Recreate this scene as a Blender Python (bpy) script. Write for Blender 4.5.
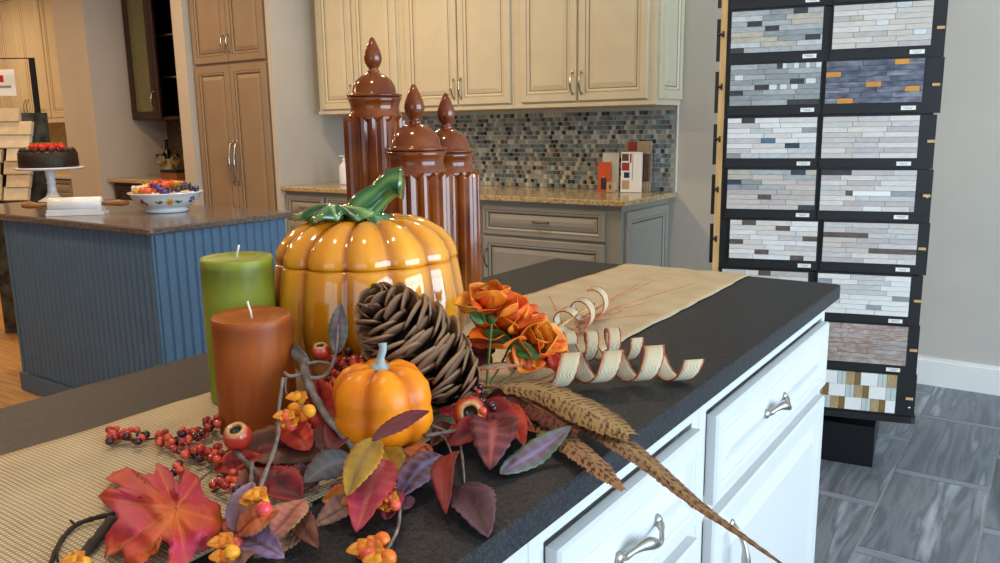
import bpy, bmesh, math, random
from mathutils import Vector, Matrix, noise
random.seed(7)
for o in list(bpy.data.objects): bpy.data.objects.remove(o)
SC = bpy.context.scene
COL = SC.collection
V = Vector
PI = math.pi

# ------------------------------------------------------------------ camera
CAMH = 1.289
FPX = 802.0
yaw, pitch, roll = math.radians(-34.876), math.radians(10.822), math.radians(-0.8306)
FW = V((math.sin(yaw)*math.cos(pitch), math.cos(yaw)*math.cos(pitch), -math.sin(pitch)))
_r = V((math.cos(yaw), -math.sin(yaw), 0)); _u = _r.cross(FW)
RT = _r*math.cos(roll) + _u*math.sin(roll); UP = -_r*math.sin(roll) + _u*math.cos(roll)
CPOS = V((0, 0, CAMH))
cd = bpy.data.cameras.new('camera'); cam = bpy.data.objects.new('camera', cd); COL.objects.link(cam)
cd.sensor_width = 36; cd.lens = FPX/1000*36; cd.clip_start = .02
m3 = Matrix((RT, UP, -FW)).transposed()
cam.matrix_world = Matrix.Translation(CPOS) @ m3.to_4x4()
SC.camera = cam
SC.view_settings.view_transform = 'Standard'; SC.view_settings.look = 'None'
SC.view_settings.gamma = 1; SC.view_settings.use_curve_mapping = False
SC.view_settings.exposure = 0.2

# ------------------------------------------------------------------ world + big lights
w = bpy.data.worlds.new('daylight'); SC.world = w; w.use_nodes = True
w.node_tree.nodes['Background'].inputs[0].default_value = (.75, .85, 1, 1)
w.node_tree.nodes['Background'].inputs[1].default_value = 1.0
def area(name, loc, rot, sx, sy, power, col):
    d = bpy.data.lights.new(name, 'AREA'); d.shape = 'RECTANGLE'; d.size = sx; d.size_y = sy
    d.energy = power; d.color = col
    o = bpy.data.objects.new(name, d); COL.objects.link(o); o.location = loc; o.rotation_euler = rot
    return o
COOL = (.66, .84, 1.0); WARM = (1, .74, .46)
# daylight entering through the shop windows: right wall and the front wall behind the camera
area('window_daylight', (3.27, 1.6, 1.45), (0, PI/2, 0), 2.1, 4.6, 250, COOL)
area('window_daylight', (.9, -3.27, 1.45), (PI/2, 0, 0), 3.6, 2.1, 17, (.78, .89, 1.0))
# warm recessed ceiling lamps (their trims are built with the ceiling)
LAMPS = [(-.9, .6), (-1.6, 2.6), (-3.3, 1.0), (-3.3, 2.9), (-5.2, .8), (-5.2, 2.6), (-7.4, 2.2), (-8.8, 3.2)]
for (x, y) in LAMPS:
    d = bpy.data.lights.new('ceiling_lamp_light', 'AREA'); d.shape = 'DISK'; d.size = .13
    d.energy = 9 if x > -2 else 19; d.color = WARM if x > -5 else (1, .64, .33)
    o = bpy.data.objects.new('ceiling_lamp_light', d); COL.objects.link(o); o.location = (x, y, 2.735)

# ------------------------------------------------------------------ pixel helpers
def ray(px, py): return FW + RT*((px-500)/FPX) - UP*((py-281.5)/FPX)
def atz(px, py, z):
    d = ray(px, py); return CPOS + d*((z-CAMH)/d.z)
def aty(px, py, Y):
    d = ray(px, py); return CPOS + d*(Y/d.y)
def atd(px, py, dep): return CPOS + ray(px, py)*dep
ZT = .915          # worktop height

# ------------------------------------------------------------------ colours / materials
def lin(c):
    return c/12.92 if c <= .04045 else ((c+.055)/1.055)**2.4
def rgb(h):
    if isinstance(h, str):
        h = h.lstrip('#'); return tuple(lin(int(h[i:i+2], 16)/255) for i in (0, 2, 4))
    return tuple(h[:3])
def c4(h): return (*rgb(h), 1)
class NT:
    def __init__(s, name):
        s.m = bpy.data.materials.new(name); s.m.use_nodes = True; s.t = s.m.node_tree
        s.b = s.t.nodes['Principled BSDF']
    def n(s, typ, **kw):
        x = s.t.nodes.new(typ)
        for k, v in kw.items(): setattr(x, k, v)
        return x
    def l(s, a, b): s.t.links.new(a, b)
def mat(name, col, rough=.5, metal=0, var=0, vscale=20, col2=None, bump=0, bscale=60, coat=0, spec=.5, stretch=None, trans=0, ior=1.45, detail=4, lo=.35, hi=.65, emis=None, sss=0, objrand=0):
    N = NT(name); b = N.b
    b.inputs['Base Color'].default_value = c4(col); b.inputs['Roughness'].default_value = rough
    b.inputs['Metallic'].default_value = metal; b.inputs['Specular IOR Level'].default_value = spec
    b.inputs['IOR'].default_value = ior
    if coat: b.inputs['Coat Weight'].default_value = coat; b.inputs['Coat Roughness'].default_value = .04
    if trans: b.inputs['Transmission Weight'].default_value = trans
    if emis: b.inputs['Emission Color'].default_value = c4(emis[0]); b.inputs['Emission Strength'].default_value = emis[1]
    if sss: b.inputs['Subsurface Weight'].default_value = sss; b.inputs['Subsurface Radius'].default_value = (.02, .01, .005)
    geo = N.n('ShaderNodeNewGeometry'); vec = geo.outputs['Position']
    if objrand:
        oi = N.n('ShaderNodeObjectInfo'); mu = N.n('ShaderNodeMath', operation='MULTIPLY'); mu.inputs[1].default_value = 37
        N.l(oi.outputs['Random'], mu.inputs[0]); ad = N.n('ShaderNodeVectorMath', operation='ADD')
        N.l(vec, ad.inputs[0]); N.l(mu.outputs[0], ad.inputs[1]); vec = ad.outputs[0]
    if stretch:
        mp = N.n('ShaderNodeMapping'); mp.inputs['Scale'].default_value = stretch
        N.l(vec, mp.inputs['Vector']); vec = mp.outputs[0]
    if var or col2:
        nz = N.n('ShaderNodeTexNoise'); nz.inputs['Scale'].default_value = vscale; nz.inputs['Detail'].default_value = detail
        N.l(vec, nz.inputs['Vector'])
        rp = N.n('ShaderNodeValToRGB'); rp.color_ramp.elements[0].position = lo; rp.color_ramp.elements[1].position = hi
        if col2: a, c = rgb(col), rgb(col2)
        else:
            k = rgb(col); a = tuple(x*(1-var) for x in k); c = tuple(min(1, x*(1+var)) for x in k)
        rp.color_ramp.elements[0].color = (*a, 1); rp.color_ramp.elements[1].color = (*c, 1)
        N.l(nz.outputs['Fac'], rp.inputs[0]); N.l(rp.outputs[0], b.inputs['Base Color'])
    if bump:
        nb = N.n('ShaderNodeTexNoise'); nb.inputs['Scale'].default_value = bscale; nb.inputs['Detail'].default_value = 3
        N.l(vec, nb.inputs['Vector']); bp = N.n('ShaderNodeBump'); bp.inputs['Strength'].default_value = bump; bp.inputs['Distance'].default_value = .004
        N.l(nb.outputs['Fac'], bp.inputs['Height']); N.l(bp.outputs[0], b.inputs['Normal'])
    return N.m
def matcol(name, rough=.5, coat=0, bump=0, bscale=200, spec=.5, sss=0):      # own colour stored on the mesh
    N = NT(name); a = N.n('ShaderNodeAttribute'); a.attribute_name = 'col'
    N.l(a.outputs['Color'], N.b.inputs['Base Color']); N.b.inputs['Roughness'].default_value = rough
    N.b.inputs['Specular IOR Level'].default_value = spec
    if coat: N.b.inputs['Coat Weight'].default_value = coat; N.b.inputs['Coat Roughness'].default_value = .03
    if bump:
        g = N.n('ShaderNodeNewGeometry'); nb = N.n('ShaderNodeTexNoise'); nb.inputs['Scale'].default_value = bscale
        N.l(g.outputs['Position'], nb.inputs['Vector']); bp = N.n('ShaderNodeBump'); bp.inputs['Strength'].default_value = bump; bp.inputs['Distance'].default_value = .003
        N.l(nb.outputs['Fac'], bp.inputs['Height']); N.l(bp.outputs[0], N.b.inputs['Normal'])
    return N.m
def speckle(name, base, specks, scale, rough, bump=0):
    N = NT(name); g = N.n('ShaderNodeNewGeometry'); vo = N.n('ShaderNodeTexVoronoi'); vo.inputs['Scale'].default_value = scale
    N.l(g.outputs['Position'], vo.inputs['Vector'])
    nz = N.n('ShaderNodeTexNoise'); nz.inputs['Scale'].default_value = scale*.35; nz.inputs['Detail'].default_value = 6
    N.l(g.outputs['Position'], nz.inputs['Vector'])
    sp = N.n('ShaderNodeSeparateColor'); N.l(vo.outputs['Color'], sp.inputs[0])
    mx = N.n('ShaderNodeMath', operation='ADD'); N.l(sp.outputs[0], mx.inputs[0]); N.l(nz.outputs['Fac'], mx.inputs[1])
    ml = N.n('ShaderNodeMath', operation='MULTIPLY'); ml.inputs[1].default_value = .62; N.l(mx.outputs[0], ml.inputs[0])
    rp = N.n('ShaderNodeValToRGB'); e = rp.color_ramp.elements
    e[0].position = .15; e[0].color = c4(specks[0]); e[1].position = .95; e[1].color = c4(specks[-1])
    cols = specks[1:-1]
    for i, k in enumerate(cols):
        q = e.new(.15+.8*(i+1)/(len(cols)+1)); q.color = c4(k)
    N.l(ml.outputs[0], rp.inputs[0]); N.l(rp.outputs[0], N.b.inputs['Base Color']); N.b.inputs['Roughness'].default_value = rough
    if bump:
        bp = N.n('ShaderNodeBump'); bp.inputs['Strength'].default_value = bump; bp.inputs['Distance'].default_value = .002
        N.l(nz.outputs['Fac'], bp.inputs['Height']); N.l(bp.outputs[0], N.b.inputs['Normal'])
    return N.m
def floor_tile_mat(name):
    N = NT(name); g = N.n('ShaderNodeNewGeometry'); oi = N.n('ShaderNodeObjectInfo')
    mu = N.n('ShaderNodeMath', operation='MULTIPLY'); mu.inputs[1].default_value = 53; N.l(oi.outputs['Random'], mu.inputs[0])
    ad = N.n('ShaderNodeVectorMath', operation='ADD'); N.l(g.outputs['Position'], ad.inputs[0]); N.l(mu.outputs[0], ad.inputs[1])
    mp = N.n('ShaderNodeMapping'); mp.inputs['Scale'].default_value = (11, .9, 1); mp.inputs['Rotation'].default_value = (0, 0, .12); N.l(ad.outputs[0], mp.inputs['Vector'])
    nz = N.n('ShaderNodeTexNoise'); nz.inputs['Scale'].default_value = 1.3; nz.inputs['Detail'].default_value = 7; nz.inputs['Distortion'].default_value = .45
    N.l(mp.outputs[0], nz.inputs['Vector'])
    rp = N.n('ShaderNodeValToRGB'); e = rp.color_ramp.elements
    e[0].position = .30; e[0].color = c4('#434952'); e[1].position = .72; e[1].color = c4('#a9b1bb')
    for p, k in ((.42, '#5c636d'), (.50, '#6e7681'), (.56, '#545b65'), (.62, '#808894')):
        q = e.new(p); q.color = c4(k)
    N.l(nz.outputs['Fac'], rp.inputs[0]); N.l(rp.outputs[0], N.b.inputs['Base Color']); N.b.inputs['Roughness'].default_value = .32
    return N.m
def weave_mat(name, c1, c2, scale, rot=0):
    N = NT(name); g = N.n('ShaderNodeNewGeometry'); mp = N.n('ShaderNodeMapping'); mp.inputs['Rotation'].default_value = (0, 0, rot)
    N.l(g.outputs['Position'], mp.inputs['Vector'])
    w1 = N.n('ShaderNodeTexWave', wave_type='BANDS', bands_direction='X'); w2 = N.n('ShaderNodeTexWave', wave_type='BANDS', bands_direction='Y')
    for x in (w1, w2):
        x.inputs['Scale'].default_value = scale; x.inputs['Distortion'].default_value = .7; x.inputs['Detail'].default_value = 2; x.inputs['Detail Scale'].default_value = .6
        N.l(mp.outputs[0], x.inputs['Vector'])
    mx = N.n('ShaderNodeMath', operation='MULTIPLY'); N.l(w1.outputs['Fac'], mx.inputs[0]); N.l(w2.outputs['Fac'], mx.inputs[1])
    nz = N.n('ShaderNodeTexNoise'); nz.inputs['Scale'].default_value = 14; nz.inputs['Detail'].default_value = 5; N.l(mp.outputs[0], nz.inputs['Vector'])
    ad = N.n('ShaderNodeMath', operation='MULTIPLY_ADD'); ad.inputs[1].default_value = .45; N.l(nz.outputs['Fac'], ad.inputs[0]); N.l(mx.outputs[0], ad.inputs[2])
    rp = N.n('ShaderNodeValToRGB'); rp.color_ramp.elements[0].color = c4(c1); rp.color_ramp.elements[1].color = c4(c2)
    rp.color_ramp.elements[0].position = .12; rp.color_ramp.elements[1].position = .75
    N.l(ad.outputs[0], rp.inputs[0]); N.l(rp.outputs[0], N.b.inputs['Base Color']); N.b.inputs['Roughness'].default_value = .9
    bp = N.n('ShaderNodeBump'); bp.inputs['Strength'].default_value = .5; bp.inputs['Distance'].default_value = .001
    N.l(mx.outputs[0], bp.inputs['Height']); N.l(bp.outputs[0], N.b.inputs['Normal'])
    return N.m

MT = {}
MT['wall'] = mat('wall_paint', '#c0bab0', .8, var=.03, vscale=3, bump=.05, bscale=300)
MT['white_paint'] = mat('white_trim', '#e9e9e6', .5, var=.01, vscale=5)
MT['ceil'] = mat('ceiling_paint', '#e2dccf', .9, var=.02, vscale=4)
MT['tile'] = floor_tile_mat('vein_floor_tile')
MT['accent'] = mat('accent_floor_tile', '#6d7480', .35, col2='#828a96', vscale=4, stretch=(2, 20, 1))
MT['grout'] = mat('floor_grout', '#b4bac2', .8, var=.1, vscale=30)
MT['woodfloor'] = mat('oak_floor', '#a8793f', .45, col2='#c89a60', vscale=3, stretch=(1.2, 14, 1), bump=.05)
MT['island_white'] = mat('white_cabinet_paint', '#c6c7c7', .38, var=.01, vscale=6)
MT['charcoal'] = speckle('leathered_charcoal_granite', 0, ['#101113', '#191a1d', '#222326', '#2b2c30', '#34363b'], 420, .5, bump=.25)
MT['charcoal'].node_tree.nodes['Principled BSDF'].inputs['Specular IOR Level'].default_value = .24
MT['brown_granite'] = speckle('brown_granite', 0, ['#2a211c', '#54443a', '#6e5d50', '#4a4a50', '#8a7a6c'], 260, .16)
MT['gold_granite'] = speckle('gold_granite', 0, ['#352a20', '#8f7248', '#c0a06a', '#a99a80', '#d8c394', '#6d5638'], 130, .15)
MT['cream'] = mat('cream_cabinet_paint', '#d4cab0', .42, var=.03, vscale=7)
MT['cream_glaze'] = mat('cream_brown_glaze', '#8f7d58', .5)
MT['grey_cab'] = mat('grey_cabinet_paint', '#98948a', .42, var=.03, vscale=7)
MT['grey_glaze'] = mat('grey_dark_glaze', '#4d473e', .5)
MT['taupe'] = mat('taupe_cabinet_paint', '#95826c', .42, var=.04, vscale=7)
MT['taupe_glaze'] = mat('taupe_dark_glaze', '#4a3b2c', .5)
MT['blue'] = mat('blue_beadboard_paint', '#4f6b86', .5, var=.04, vscale=9)
MT['dark_wood'] = mat('espresso_wood', '#2b1a10', .35, col2='#3a2416', vscale=9, stretch=(8, 8, .7))
MT['dark_in'] = mat('cabinet_interior', '#1a1512', .6)
MT['frost'] = mat('seeded_glass', '#6b6a45', .18, var=.1, vscale=40, bump=.3, bscale=120)
MT['nickel'] = mat('brushed_nickel', '#b9b4ab', .25, metal=1)
MT['bronze'] = mat('dark_pewter', '#7a6f62', .3, metal=1)
MT['black'] = mat('black_laminate', '#16181b', .45, var=.15, vscale=20)
MT['black_satin'] = mat('black_metal', '#101317', .35)
MT['pine'] = mat('raw_pine', '#bf935a', .6, col2='#d3ab73', vscale=8, stretch=(6, 6, .6))
MT['paper'] = mat('white_paper', '#e8e6e0', .6)
MT['ink'] = mat('grey_print', '#8a8c92', .7)
MT['red_print'] = mat('red_print', '#c4221c', .5)
MT['burlap'] = weave_mat('burlap_weave', '#8c765a', '#d8c4a0', 62)
MT['ribbon'] = weave_mat('ribbon_weave', '#a8987a', '#d6c8aa', 230, .5)
MT['col'] = matcol('painted_matte', .55)
MT['leafcol'] = matcol('silk_leaf', .5, spec=.4, bump=.25, bscale=500)
MT['glazecol'] = matcol('glazed_ceramic', .14, coat=.8)
MT['waxcol'] = matcol('candle_wax', .45, spec=.35, bump=.12, bscale=70)
MT['wick'] = mat('cotton_wick', '#e9e2c9', .8)
MT['brownglaze'] = mat('red_brown_ceramic_glaze', '#5c2206', .15, col2='#7e3d0c', vscale=14, coat=.3)
MT['twig'] = mat('grey_twig_bark', '#5d5048', .8, col2='#857a72', vscale=60, bump=.4, bscale=150)
MT['twig_dark'] = mat('dark_twig_bark', '#2a211b', .8, var=.2, vscale=60, bump=.4)
MT['berry_red'] = mat('glossy_red_berry', '#a3241c', .22, coat=.4)
MT['berry_org'] = mat('glossy_coral_berry', '#cf4a30', .22, coat=.4)
MT['berry_dk'] = mat('glossy_plum_berry', '#3a1722', .22, coat=.4)
MT['bitter_org'] = mat('orange_bittersweet', '#e28a1d', .4, col2='#d95a1a', vscale=50)
MT['bitter_pink'] = mat('coral_bittersweet', '#d8404a', .35, col2='#e0663a', vscale=60)
MT['bitter_yel'] = mat('yellow_bittersweet', '#e9a92c', .4, col2='#e08c1c', vscale=60)
MT['scale'] = matcol('pine_cone_scale', .75)
MT['marble'] = mat('white_marble', '#e3e4e6', .25, col2='#c9ccd2', vscale=9, lo=.45, hi=.9)
MT['handle_wood'] = mat('turned_wood_handle', '#7a4a26', .45, col2='#945f34', vscale=10)
MT['ceramic_white'] = mat('white_ceramic', '#e6e8ec', .15, coat=.4)
MT['choc'] = mat('chocolate_icing', '#20140f', .5, var=.2, vscale=60, bump=.4, bscale=90)
MT['straw'] = mat('strawberry_skin', '#c8161a', .3, col2='#d83a28', vscale=60)
MT['leafgreen'] = mat('strawberry_leaf', '#4f7a2c', .6)
MT['acrylic'] = mat('clear_acrylic', '#f4f8fa', .03, trans=.95, ior=1.2, spec=.4)
MT['glass'] = mat('clear_glass', '#ffffff', .02, trans=1.0, ior=1.3)
MT['bottle'] = mat('dark_bottle_glass', '#0c120c', .1)

# ------------------------------------------------------------------ mesh builder
OFF = {}
def link(o, parent=None, label=None, cat=None, group=None, kind=None):
    if o.name not in COL.objects: COL.objects.link(o)
    if parent: o.parent = parent
    if label: o['label'] = label
    if cat: o['category'] = cat
    if group: o['group'] = group
    if kind: o['kind'] = kind
    return o
def thing(name, base, label, cat, group=None):
    o = bpy.data.objects.new(name, None); o.empty_display_size = .05; o.location = base
    link(o, None, label, cat, group); OFF[o] = V(base); return o
class B:
    def __init__(s): s.v = []; s.f = []; s.m = []; s.c = []; s.sm = []; s.cur = (1, 1, 1); s.mi = 0; s.smooth = False
    def vert(s, p, col=None): s.v.append(V(p)); s.c.append(col or s.cur); return len(s.v)-1
    def face(s, ids, mi=None): s.f.append(tuple(ids)); s.m.append(s.mi if mi is None else mi); s.sm.append(s.smooth)
    def quad(s, a, b, c, d, mi=None): s.face([s.vert(p) for p in (a, b, c, d)], mi)
    def box(s, x0, x1, y0, y1, z0, z1):
        s.obox((x0, y0, z0), (1, 0, 0), (0, 0, 1), (0, 1, 0), x1-x0, z1-z0, y1-y0); return s
    def obox(s, o, u, v, n, w, h, d, bev=0):
        o, u, v, n = V(o), V(u), V(v), V(n)
        i = [s.vert(o+u*a*w+v*b_*h+n*c*d) for c in (0, 1) for b_ in (0, 1) for a in (0, 1)]
        fs = [(0, 1, 3, 2), (4, 6, 7, 5), (0, 4, 5, 1), (2, 3, 7, 6), (0, 2, 6, 4), (1, 5, 7, 3)]
        flip = u.cross(v).dot(n) < 0
        for q in fs:
            q = [i[k] for k in q]
            s.face(q if flip else q[::-1])
        return s
    def panel(s, o, u, v, n, w, h, prof):                  # raised panel: prof = [(inset, height, material index)]
        o, u, v, n = V(o), V(u), V(v), V(n); R_ = []
        for (a, d, mi) in prof:
            R_.append([s.vert(o+u*x+v*y+n*d) for x, y in ((a, a), (w-a, a), (w-a, h-a), (a, h-a))])
        fl = u.cross(v).dot(n) < 0
        def F(ids, mi): s.face(ids[::-1] if fl else ids, mi)
        F(R_[0][::-1], 0)
        for k in range(len(R_)-1):
            for j in range(4):
                F([R_[k][j], R_[k][(j+1) % 4], R_[k+1][(j+1) % 4], R_[k+1][j]], prof[k+1][2])
        F(R_[-1], prof[-1][2]); return s
    def lathe(s, prof, M=None, seg=24, rf=None, colf=None, cap0=True, cap1=True, closed=False):
        M = M or Matrix(); rings = []; sm0 = s.smooth; s.smooth = True
        for k, (r, z) in enumerate(prof):
            ring = []
            for j in range(seg):
                t = 2*PI*j/seg; rr, zz = (r, z) if rf is None else rf(r, z, t, k)
                ring.append(s.vert(M @ V((rr*math.cos(t), rr*math.sin(t), zz)), colf(r, z, t, k) if colf else None))
            rings.append(ring)
        for k in range(len(rings)-1):
            for j in range(seg):
                s.face([rings[k][j], rings[k][(j+1) % seg], rings[k+1][(j+1) % seg], rings[k+1][j]])
        if cap0: s.face(rings[0][::-1])
        if cap1: s.face(rings[-1])
        s.smooth = sm0; return s
    def tube(s, pts, rad, seg=8, cols=None):
        pts = [V(p) for p in pts]; n = len(pts); rad = rad if isinstance(rad, (list, tuple)) else [rad]*n
        sm0 = s.smooth; s.smooth = True; prev = None; rings = []
        for k, p in enumerate(pts):
            t = (pts[min(k+1, n-1)]-pts[max(k-1, 0)]).normalized()
            if prev is None: a = t.orthogonal().normalized()
            else: a = (prev-t*prev.dot(t)).normalized()
            prev = a; b = t.cross(a)
            rings.append([s.vert(p+(a*math.cos(2*PI*j/seg)+b*math.sin(2*PI*j/seg))*rad[k], cols[k] if cols else None) for j in range(seg)])
        for k in range(n-1):
            for j in range(seg): s.face([rings[k][j], rings[k][(j+1) % seg], rings[k+1][(j+1) % seg], rings[k+1][j]])
        s.face(rings[0][::-1]); s.face(rings[-1]); s.smooth = sm0; return s
    def slab(s, x0, x1, y0, y1, z0, z1, r=.01, bev=.003):   # rounded-corner plate with eased edges
        def ring(ins, z):
            out = []
            for cx, cy, a0 in ((x1-r, y1-r, 0), (x0+r, y1-r, 90), (x0+r, y0+r, 180), (x1-r, y0+r, 270)):
                for k in range(5):
                    t = math.radians(a0+22.5*k); out.append(s.vert((cx+(r-ins)*math.cos(t), cy+(r-ins)*math.sin(t), z)))
            return out
        R_ = [ring(bev, z0), ring(0, z0+bev), ring(0, z1-bev), ring(bev, z1)]
        for k in range(3):
            for j in range(20): s.face([R_[k][j], R_[k][(j+1) % 20], R_[k+1][(j+1) % 20], R_[k+1][j]])
        s.face(R_[0][::-1]); s.face(R_[3]); return s
    def build(s, name, mats, parent=None, label=None, cat=None, group=None, kind=None, solid=0, sub=0, origin=None):
        off = OFF.get(parent, V((0, 0, 0))) if parent else V((0, 0, 0))
        my = V((0, 0, 0))
        if parent is None and not kind and s.v:
            if origin is None:
                xs = [p.x for p in s.v]; ys = [p.y for p in s.v]; zs = [p.z for p in s.v]
                origin = V(((min(xs)+max(xs))/2, (min(ys)+max(ys))/2, min(zs)))
            off = V(origin); my = off
        me = bpy.data.meshes.new(name); me.from_pydata([tuple(p-off) for p in s.v], [], s.f)
        if not isinstance(mats, (list, tuple)): mats = [mats]
        for k in mats: me.materials.append(MT[k] if isinstance(k, str) else k)
        me.polygons.foreach_set('material_index', s.m); me.polygons.foreach_set('use_smooth', s.sm)
        ca = me.color_attributes.new('col', 'FLOAT_COLOR', 'POINT')
        flat = []
        for c in s.c: flat += [c[0], c[1], c[2], 1]
        ca.data.foreach_set('color', flat); me.update()
        o = bpy.data.objects.new(name, me); o.location = my
        link(o, parent, label, cat, group, kind); OFF[o] = off if parent or not kind else V((0, 0, 0))
        if solid:
            q = o.modifiers.new('thickness', 'SOLIDIFY'); q.thickness = solid; q.offset = 0
        if sub:
            q = o.modifiers.new('smooth', 'SUBSURF'); q.levels = sub; q.render_levels = sub
        return o
def unit_box_mesh():
    b = B(); b.box(-.5, .5, -.5, .5, -.5, .5)
    me = bpy.data.meshes.new('piece'); me.from_pydata([tuple(p) for p in b.v], [], b.f); me.materials.append(MT['paper']); return me
UNIT = unit_box_mesh()
def piece(name, parent, ctr, size, material, rotz=0, kind=None):   # one small block, its mesh shared
    o = bpy.data.objects.new(name, UNIT); o.location = V(ctr)-OFF.get(parent, V((0, 0, 0))); o.scale = size; o.rotation_euler = (0, 0, rotz)
    link(o, parent, kind=kind); o.material_slots[0].link = 'OBJECT'; o.material_slots[0].material = MT[material] if isinstance(material, str) else material
    return o
def frame_to(axis, at, xhint=None):
    z = V(axis).normalized(); x = (V(xhint) - z*V(xhint).dot(z)).normalized() if xhint else z.orthogonal().normalized()
    y = z.cross(x); return Matrix.Translation(V(at)) @ Matrix((x, y, z)).transposed().to_4x4()
def mix(a, b, t): t = max(0, min(1, t)); return tuple(a[i]*(1-t)+b[i]*t for i in range(3))
def bez(p, n):                                        # Catmull-Rom through points
    p = [V(q) for q in p]; out = []
    for i in range(len(p)-1):
        a, b, c, d = p[max(i-1, 0)], p[i], p[i+1], p[min(i+2, len(p)-1)]
        for k in range(n):
            t = k/n; out.append(.5*((2*b)+(c-a)*t+(2*a-5*b+4*c-d)*t*t+(3*b-a-3*c+d)*t**3))
    out.append(p[-1]); return out

# ================================================================== SETTING
XR, XL, YB, YF, ZC = 3.2, -11.0, 4.368, -3.2, 2.75
b = B(); b.box(XL, XR, YF, 4.9, -.12, -.004); floor = b.build('floor', 'grout', kind='structure')
# large veined tiles in staggered columns with narrow accent strips between them
for k in range(-8, 9):
    xa = -.41+.31*k
    ph = 3.175 if k % 2 == 0 else 2.83
    for j in range(-3, 4):
        ys = ph+.69*j
        if -.3 < ys < YB:
            piece('accent_tile', floor, (xa+.155, ys, -.003), (.302, .043, .008), 'accent')
        y0, y1 = ys+.025, ys+.69-.025
        y1 = min(y1, YB-.012)
        if y1-y0 > .03 and y0 > -.3:
            piece('floor_tile', floor, (xa+.155, (y0+y1)/2, -.003), (.302, y1-y0, .008), 'tile')
b = B(); b.box(-10.9, -3.2, -2.5, 4.6, -.004, .004); b.build('floor_wood', 'woodfloor', kind='structure')
b = B(); b.box(XL, XR, YF, 4.9, ZC, ZC+.1); ceil = b.build('ceiling', 'ceil', kind='structure')
for (x, y) in LAMPS:
    b = B(); b.lathe([(.095, ZC), (.095, ZC-.006), (.07, ZC-.010), (.068, ZC-.002)], Matrix.Translation((x, y, 0)), 24, cap0=False, cap1=False)
    b.build('lamp_trim', 'white_paint', ceil)
b = B(); b.box(-4.47, XR, YB, YB+.12, 0, ZC); wall_back = b.build('wall_back', 'wall', kind='structure')
b = B(); b.box(-4.475, -4.435, 3.715, YB, 0, ZC); b.build('wall_niche', 'wall', kind='structure')
b = B(); b.box(-5.455, -5.322, 3.672, 4.30, 0, ZC); b.build('wall_pier', 'wall', kind='structure')
b = B(); b.box(-6.69, -4.475, YB, YB+.12, 0, ZC); b.build('wall_bar', 'wall', kind='structure')
b = B(); b.box(-7.18, -6.69, 3.70, 4.75, 0, ZC); b.build('wall_partition', 'wall', kind='structure')
b = B(); b.box(XL, -7.18, 4.62, 4.75, 0, ZC); b.build('wall_kitchen', 'wall', kind='structure')
b = B(); b.box(XL-.1, XL, YF, 4.75, 0, ZC); b.build('wall_left', 'wall', kind='structure')
# right wall with shop windows, front wall with windows (behind the camera)
b = B(); b.box(XR, XR+.12, YF, -.75, 0, ZC); b.box(XR, XR+.12, 4.0, 4.5, 0, ZC); b.box(XR, XR+.12, -.75, 4.0, 0, .4); b.box(XR, XR+.12, -.75, 4.0, 2.5, ZC)
b.build('wall_right', 'wall', kind='structure')
b = B()
for y in (-.75, .8, 2.38, 3.94): b.box(XR+.01, XR+.07, y, y+.06, .4, 2.5)
for z in (.4, 1.75, 2.44): b.box(XR+.01, XR+.07, -.75, 4.0, z, z+.06)
b.build('window_1', 'white_paint', kind='structure')
b = B(); b.box(XL, -.9, YF-.12, YF, 0, ZC); b.box(2.7, XR, YF-.12, YF, 0, ZC); b.box(-.9, 2.7, YF-.12, YF, 0, .4); b.box(-.9, 2.7, YF-.12, YF, 2.5, ZC)
b.build('wall_front', 'wall', kind='structure')
b = B()
for x in (-.9, .87, 2.64): b.box(x, x+.06, YF-.07, YF-.01, .4, 2.5)
for z in (.4, 1.75, 2.44): b.box(-.9, 2.7, YF-.07, YF-.01, z, z+.06)
b.build('window_2', 'white_paint', kind='structure')
b = B(); b.obox((-1.78, YB, 0), (1, 0, 0), (0, 0, 1), (0, -1, 0), XR+1.78, .125, .016)
b.obox((-1.78, YB, .125), (1, 0, 0), (0, 0, 1), (0, -1, 0), XR+1.78, .016, .010)
b.build('baseboard_back', 'white_paint', kind='structure')

# ================================================================== CABINETRY
X_, Y_, Z_ = V((1, 0, 0)), V((0, 1, 0)), V((0, 0, 1))
def prof(fr=.048):
    return [(0, 0, 0), (0, .015, 0), (.004, .019, 0), (fr-.012, .019, 0), (fr-.009, .0165, 1), (fr-.002, .0175, 0), (fr+.006, .011, 0), (fr+.009, .009, 1), (fr+.012, .009, 1), (fr+.034, .0155, 0), (fr+.037, .0165, 0)]
def door(name, o, u, n, w, h, mats, parent, fr=.048):
    b = B(); b.panel(o, u, Z_, n, w, h, prof(fr)); return b.build(name, mats, parent)
def pull(parent, c, d, n, ln, name='handle', material='nickel', r=.0048, bulge=True, out=.028):
    """arched pull: feet at both ends, a swelling in the middle"""
    c, d, n = V(c), V(d).normalized(), V(n); b = B(); pts = []; rad = []
    for k in range(15):
        t = k/14; s = (t-.5)*ln; h = out*(math.sin(PI*t)**.55)
        pts.append(c+d*s+n*h); rad.append(r*(1+(.75*math.exp(-((t-.5)/.13)**2) if bulge else 0))*(1.25 if k in (0, 14) else 1))
    b.tube(pts, rad, 8)
    for t in (-.5, .5): b.lathe([(r*1.9, 0), (r*1.7, .003), (r*1.1, .005)], frame_to(n, c+d*t*ln), 10)
    return b.build(name, material, parent)
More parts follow.
